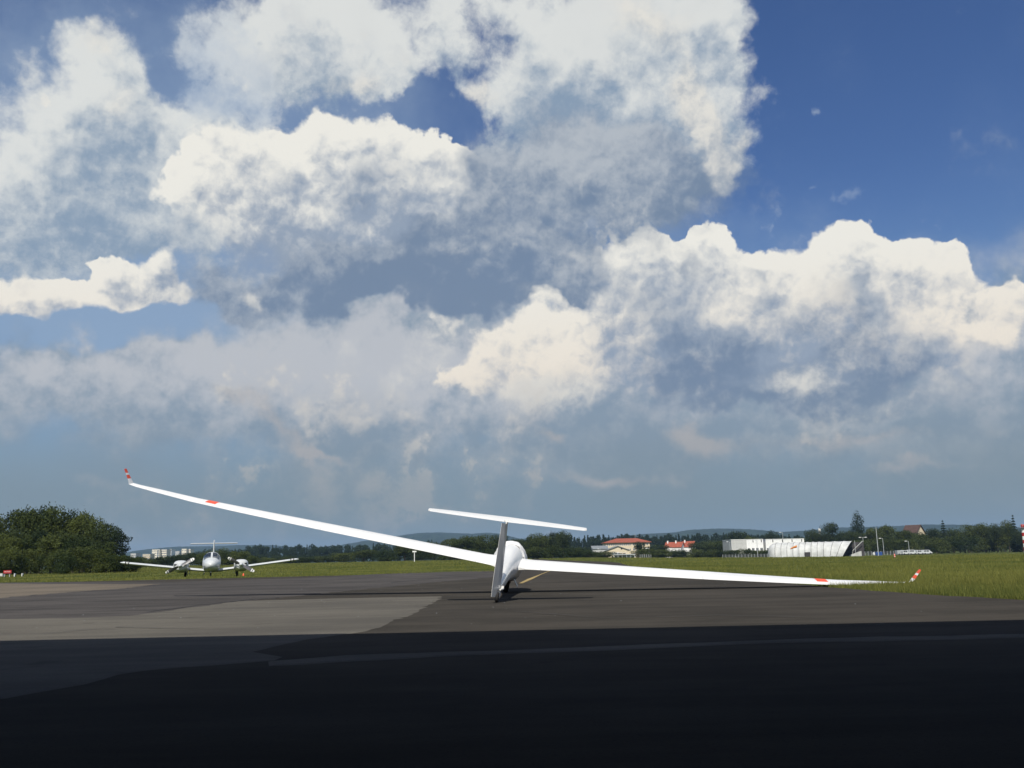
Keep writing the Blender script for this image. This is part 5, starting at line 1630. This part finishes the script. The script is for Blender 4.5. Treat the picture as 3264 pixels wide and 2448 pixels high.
# under the glider's left wing and round the tail
for i, (k, u, v, D, w, lab) in enumerate([
    ('bush', 1095, 1762, 320, 90, 'bush at the far field edge left of the white mast'), ('broad', 1160, 1752, 330, 90, 'tree left of the white T shaped mast'), ('bush', 1225, 1756, 310, 90, 'bush just left of the white T shaped mast'),
    ('broad', 1290, 1734, 320, 90, 'tree behind the white T shaped mast'), ('bush', 1345, 1750, 290, 80, 'bush right of the white T shaped mast'), ('broad', 1385, 1728, 320, 90, 'tree above the glider left wing near its root'),
    ('broad', 1440, 1716, 315, 90, 'tree on the left slope of the wooded mound by the tail'), ('broad', 1490, 1708, 318, 90, 'tree at the left top of the wooded mound by the tail'), ('broad', 1545, 1704, 322, 90, 'highest tree of the mound left of the glider tail'),
    ('darkbroad', 1590, 1705, 325, 70, 'dark tree touching the left side of the glider fin'), ('bush', 1430, 1752, 285, 90, 'bush below the mound over the left wing root'), ('bush', 1500, 1748, 285, 90, 'bush in front of the wooded mound'),
    ('bush', 1560, 1750, 285, 80, 'bush just left of the glider rudder'), ('darkbroad', 1640, 1718, 330, 80, 'tree behind the canopy cover'), ('darkbroad', 1680, 1716, 335, 70, 'tree right of the canopy cover'),
    ('broad', 1716, 1700, 320, 80, 'tall tree left of the twin topped clump under the tailplane'), ('darkbroad', 1762, 1696, 322, 70, 'left summit of the clump under the right tailplane'), ('darkbroad', 1797, 1692, 318, 56, 'pointed right summit of the clump under the right tailplane'),
    ('bush', 1700, 1742, 270, 90, 'bush in front of the clump under the tailplane'), ('bush', 1760, 1738, 268, 90, 'bright bush in the middle of the row over the right wing root'), ('bush', 1822, 1746, 272, 90, 'bush at the right of the row over the right wing root'),
    ('bush', 1880, 1753, 290, 80, 'bush below the grey roofed annex'), ('bush', 1930, 1756, 300, 70, 'bush below the left of the cream gabled hall'), ('bush', 1650, 1750, 275, 80, 'bush behind the right side of the canopy cover')]):
    tree(k, u, v, D, w, lab, 'trees and bushes along the middle of the field edge', i)
# between the houses
for i, (k, u, v, D, w, lab) in enumerate([
    ('darkbroad', 2040, 1726, 400, 40, 'narrow dark tree before the right part of the red hipped roof'), ('darkbroad', 2070, 1742, 390, 60, 'dark tree right of the cream gabled hall'), ('bush', 2040, 1752, 370, 60, 'bush right behind the carport'),
    ('darkbroad', 2105, 1737, 400, 70, 'dark tree left of the red roofed houses'), ('bush', 2140, 1756, 360, 80, 'bush below the left red roofed house'), ('bush', 2090, 1757, 350, 70, 'bush right of the carport fence'),
    ('darkbroad', 2222, 1728, 400, 60, 'dark tree at the right of the red roofed houses'), ('bush', 2190, 1755, 365, 80, 'bush below the right red roofed house'), ('darkbroad', 2262, 1722, 420, 60, 'dark tree between red houses and white offices'),
    ('broad', 2290, 1724, 410, 60, 'lighter tree between red houses and white offices'), ('darkbroad', 2345, 1694, 450, 90, 'big dark tree behind the left end of the white offices'), ('broad', 2375, 1706, 460, 80, 'yellow green tree above the white offices'),
    ('bush', 2250, 1757, 360, 90, 'bush in the middle of the gap left of the fence'), ('bush', 2310, 1756, 350, 80, 'bush behind the left end of the mesh fence'), ('bush', 2365, 1749, 350, 60, 'bush in front of the light grey office wing'),
    ('bush', 2420, 1752, 345, 70, 'bush in front of the white office windows'), ('bush', 2460, 1753, 340, 60, 'bush left of the round end of the tent hangar'), ('darkbroad', 2462, 1691, 520, 46, 'round dark tree standing above the white offices')]):
    tree(k, u, v, D, w, lab, 'trees between the houses and offices', i)
for i, (u, v, D, lab) in enumerate([(2335, 1753, 342, 'bush hiding the foot of the light grey office wing'), (2390, 1750, 340, 'bush before the left office windows'), (2410, 1754, 338, 'low bush left of the lamp post before the offices'), (2445, 1751, 336, 'bush before the gap between the two white office wings'),
        (2112, 1751, 352, 'bush below the chimney of the left red roofed house'), (2165, 1750, 358, 'bush between the left and middle red roofed houses'), (2218, 1748, 356, 'bush at the right end of the red roofed houses'), (1905, 1758, 330, 'bush below the left end of the blue grey roof'),
        (2062, 1749, 345, 'bush hiding the right corner of the cream hall'), (2280, 1750, 350, 'bush left of the mesh fence')]):
    tree('bush', u, v, D, 62, lab, 'bushes before the houses and offices', i)
tree('broad', 2893, 1689, 384, 56, 'tree hiding the left half of the brown roof', 'trees along the right field edge', 2)
# right hand side
for i, (k, u, v, D, w, lab) in enumerate([
    ('darkbroad', 2598, 1687, 420, 60, 'tree left of the big round tree behind the tent hangar'), ('darkbroad', 2643, 1667, 415, 76, 'big round tree behind the tent hangar'), ('darkbroad', 2690, 1694, 410, 60, 'lower tree between the round tree and the poplar'),
    ('poplar', 2740, 1631, 405, 44, 'tall poplar standing above all other trees'), ('darkbroad', 2725, 1700, 395, 60, 'tree at the left foot of the poplar'), ('broad', 2790, 1682, 400, 70, 'tree right of the poplar'),
    ('broad', 2835, 1675, 402, 80, 'broad tree between the poplar and the brown roofed house'), ('broad', 2886, 1692, 385, 70, 'light green tree below the brown roofed house'), ('broad', 2930, 1702, 380, 70, 'tree before the gable of the brown roofed house'),
    ('spruce', 3014, 1660, 385, 50, 'dark spruce right of the brown roofed house'), ('darkbroad', 2985, 1684, 382, 56, 'tree left of the dark spruce'), ('darkbroad', 3040, 1684, 380, 60, 'tree right of the dark spruce'),
    ('broad', 3088, 1672, 372, 66, 'round tree left of the gap showing the far hill'), ('broad', 3142, 1668, 365, 64, 'tree right of the gap showing the far hill'), ('darkbroad', 3180, 1670, 360, 60, 'dark tree left of the bare topped tree'),
    ('broad', 3218, 1659, 362, 52, 'thin crowned greyish tree near the right edge'), ('spruce', 3240, 1643, 350, 44, 'spruce just left of the red and white mast'), ('darkbroad', 3262, 1684, 345, 60, 'tree behind the red and white mast'), ('darkbroad', 3310, 1676, 345, 90, 'tree cut off by the right picture edge')]):
    tree(k, u, v, D, w, lab, 'trees along the right field edge', i)
G3 = 'bushes along the right field edge'
labs = ['bush right of the tent hangar opening', 'bush behind the twin armed lamp post', 'bush behind the blue container', 'bush right of the blue container', 'bush behind the box trailer', 'bush behind the white campers', 'bush behind the right end of the white campers',
        'bush just right of the white campers', 'bush below the dark spruce', 'bush right below the dark spruce', 'bush below the gap in the right trees', 'low bush in the shade of the right trees', 'bush below the bare topped tree', 'bush left of the red and white mast', 'bush behind the mast']
for i, lab in enumerate(labs):
    tree('bush', 2735 + i * 38, [1722, 1718, 1716, 1712, 1718, 1715, 1716, 1712, 1708, 1704, 1708, 1702, 1706, 1704, 1700][i], 362 + random.uniform(-8, 8), random.uniform(64, 84), lab, G3, i)
G4 = 'trees in the second row on the right'
L4 = ['behind the poplar foot', 'right behind the poplar', 'left of the tall white flagpole', 'behind the tall white flagpole', 'left of the brown roofed house', 'hiding the left wall of the brown roofed house', 'before the cream gable house', 'just right of the cream gable',
      'left behind the dark spruce', 'straight behind the dark spruce', 'right behind the dark spruce', 'below the gap showing the far hill', 'at the right of the hill gap', 'behind the bare topped tree', 'left behind the banded mast', 'at the banded mast', 'beyond the banded mast']
for i in range(17):
    tree('darkbroad', 2700 + i * 36, 1696 + random.uniform(-6, 8), 400 + random.uniform(-8, 8), random.uniform(56, 70), 'dark second row tree ' + L4[i], G4, i)


# far woods: one mass each, nobody could count them
def wood(name_label, prof, D, kinds, seed, rows=3, step=15):
    g = np.random.default_rng(seed)
    VV, FF, n0 = [], [], 0
    small = {}
    for k in kinds:
        cm = crown_mesh('tmp', M['needle'], k, 420 if D > 500 else 700, 0.050 if D > 500 else 0.040, seed + len(k))
        co = np.zeros(len(cm.vertices) * 3, dtype=np.float32)
        cm.vertices.foreach_get('co', co)
        small[k] = co.reshape(-1, 3)
        bpy.data.meshes.remove(cm)
    us = np.arange(prof[0][0], prof[-1][0], step)
    for rr_ in range(rows):
        for u in us:
            u = u + g.uniform(-step, step) * 0.6
            v = float(np.interp(u, [p[0] for p in prof], [p[1] for p in prof])) + g.uniform(-3.2, 4.5) + (rows - 1 - rr_) * 5
            d = D + rr_ * 22 + g.uniform(-9, 9)
            p = place(u, d)
            h = at(u, v, d).z - p.z
            if h < 1.5:
                continue
            k = kinds[g.integers(len(kinds))]
            a = g.uniform(0, 6.28)
            w = max(h * {'pine': 0.62, 'spruce': 0.55, 'broad': 0.95, 'bush': 1.3}[k], 3.2) * g.uniform(0.8, 1.2)
            c = small[k]
            X = np.stack([p.x + w * (c[:, 0] * math.cos(a) - c[:, 1] * math.sin(a)), d + w * (c[:, 0] * math.sin(a) + c[:, 1] * math.cos(a)), p.z + h * c[:, 2]], 1)
            VV.append(X)
            FF.append(np.arange(n0, n0 + len(X)).reshape(-1, 4))
            n0 += len(X)
    me = np_mesh('woodland', np.concatenate(VV), np.concatenate(FF), M['needle'] if 'pine' in kinds else M['leaf_dark'])
    link('woodland', me, kind='stuff', label=name_label)


wood('dark pine wood behind the aeroplane', [(740, 1752), (790, 1742), (830, 1738), (900, 1741), (960, 1738), (1040, 1738), (1120, 1738), (1200, 1735), (1300, 1728), (1400, 1722)], 640, ('pine', 'pine', 'spruce'), 31)
wood('dark pine wood behind the houses', [(1620, 1722), (1700, 1714), (1800, 1706), (1850, 1711), (1900, 1709), (1960, 1706), (2030, 1705), (2100, 1706), (2200, 1704), (2280, 1703), (2360, 1700), (2440, 1704), (2560, 1708), (2720, 1706)], 680, ('pine', 'pine', 'spruce'), 32)
wood('leafy belt below the pine wood', [(400, 1772), (470, 1778), (560, 1772), (620, 1762), (700, 1762), (850, 1770), (1000, 1768), (1100, 1760), (1250, 1748), (1400, 1738), (1600, 1735), (1750, 1735), (1900, 1745)], 430, ('broad', 'bush'), 33, 2)
wood('leafy belt behind the houses', [(1820, 1745), (1900, 1740), (2090, 1738), (2200, 1736), (2330, 1730), (2420, 1722), (2560, 1712), (2700, 1705)], 560, ('broad', 'bush'), 34, 2)
wood('leafy wood under the far apartment blocks', [(390, 1772), (440, 1776), (500, 1786), (540, 1780), (570, 1766), (620, 1758), (660, 1752), (760, 1752)], 900, ('broad', 'bush'), 35, 2, 10)


# ------------------------------------------------------------------ grass
def grass(name, label, n, xr, yr, h, w, ok, power=1.0, seed=1, lean=0.5):
    g = np.random.default_rng(seed)
    y = yr[0] + (yr[1] - yr[0]) * g.random(n) ** power
    x0 = np.array([xr[0](q) for q in y])
    x1 = np.array([xr[1](q) for q in y])
    x = x0 + (x1 - x0) * g.random(n)
    keep = np.array([ok(a, b_) for a, b_ in zip(x, y)])
    x, y = x[keep], y[keep]
    n = len(x)
    tz = np.array([terr(a, b_) for a, b_ in zip(x, y)]) - 0.02
    patch = 0.75 + 0.35 * np.sin(x * 0.9 + np.sin(y * 0.7) * 1.7) * np.sin(y * 1.1 + x * 0.3)
    hh = (h[0] + (h[1] - h[0]) * g.random(n) ** 1.5) * patch * np.interp(y, [yr[0], yr[1]], [1.0, h[2]])
    ww = w[0] * (0.6 + 0.8 * g.random(n)) * np.interp(y, [yr[0], yr[1]], [1.0, w[1]])
    a = g.random(n) * np.pi
    la = g.random(n) * 2 * np.pi
    ln = hh * lean * g.random(n)
    B = np.stack([x, y, tz], 1)
    dx = np.stack([np.cos(a) * ww / 2, np.sin(a) * ww / 2, np.zeros(n)], 1)
    T = B + np.stack([np.cos(la) * ln, np.sin(la) * ln, hh], 1)
    V = np.stack([B - dx, B + dx, T], 1).reshape(-1, 3)
    me = np_mesh(name, V, np.arange(3 * n).reshape(-1, 3), M['blade'])
    return link(name, me, kind='stuff', label=label)


grass('grass', 'tall meadow grass right of the apron, near', 230000, (lambda y: er(y) - 0.05, lambda y: 0.62 * y + 3), (9.6, 30), (0.04, 0.17, 1.1), (0.007, 2.0), lambda x, y: not paved(x, y) and x > er(y) + 0.08 * math.sin(y * 5), 1.2, 1)
grass('grass', 'meadow grass right of the apron, middle', 170000, (lambda y: er(y) - 0.1, lambda y: 0.62 * y + 3), (29, 95), (0.06, 0.19, 1.2), (0.016, 2.4), lambda x, y: not paved(x, y), 1.25, 2)
grass('grass', 'meadow grass right of the taxiway, far', 90000, (lambda y: er(y), lambda y: 0.62 * y + 3), (90, 330), (0.10, 0.22, 1.4), (0.05, 2.6), lambda x, y: not paved(x, y), 1.2, 3)
grass('grass', 'mown grass beyond the apron on the left', 110000, (lambda y: -0.62 * y - 4, lambda y: el(y) if y > 48 else -1.0), (41.5, 110), (0.05, 0.12, 1.6), (0.03, 2.2), lambda x, y: not paved(x, y), 1.25, 4)
grass('grass', 'field grass on the far left and middle', 80000, (lambda y: -0.5 * y, lambda y: el(y)), (108, 330), (0.10, 0.24, 1.6), (0.09, 2.4), lambda x, y: not paved(x, y), 1.2, 5)
grass('grass', 'taller tufts growing over the lying right wing tip', 16000, (lambda y: er(y) + 0.05, lambda y: 9.6), (16.2, 17.75), (0.08, 0.25, 1.0), (0.010, 1.0), lambda x, y: not paved(x, y), 1.0, 6)


# ------------------------------------------------------------------ air
hz = MB().box((0, 3200, 73), (13000, 7400, 152))
hm = bpy.data.materials.new('haze')
hm.use_nodes = True
hm.node_tree.nodes.clear()
N_ = NT(hm.node_tree)
pv = N_.node('ShaderNodeVolumePrincipled')
pv.inputs['Color'].default_value = (0.40, 0.62, 0.95, 1)
pv.inputs['Density'].default_value = 0.0001
pv.inputs['Anisotropy'].default_value = 0.0
oo = N_.node('ShaderNodeOutputMaterial')
N_.put(oo.inputs['Volume'], pv.outputs[0])
hz.build('haze', hm, kind='stuff')
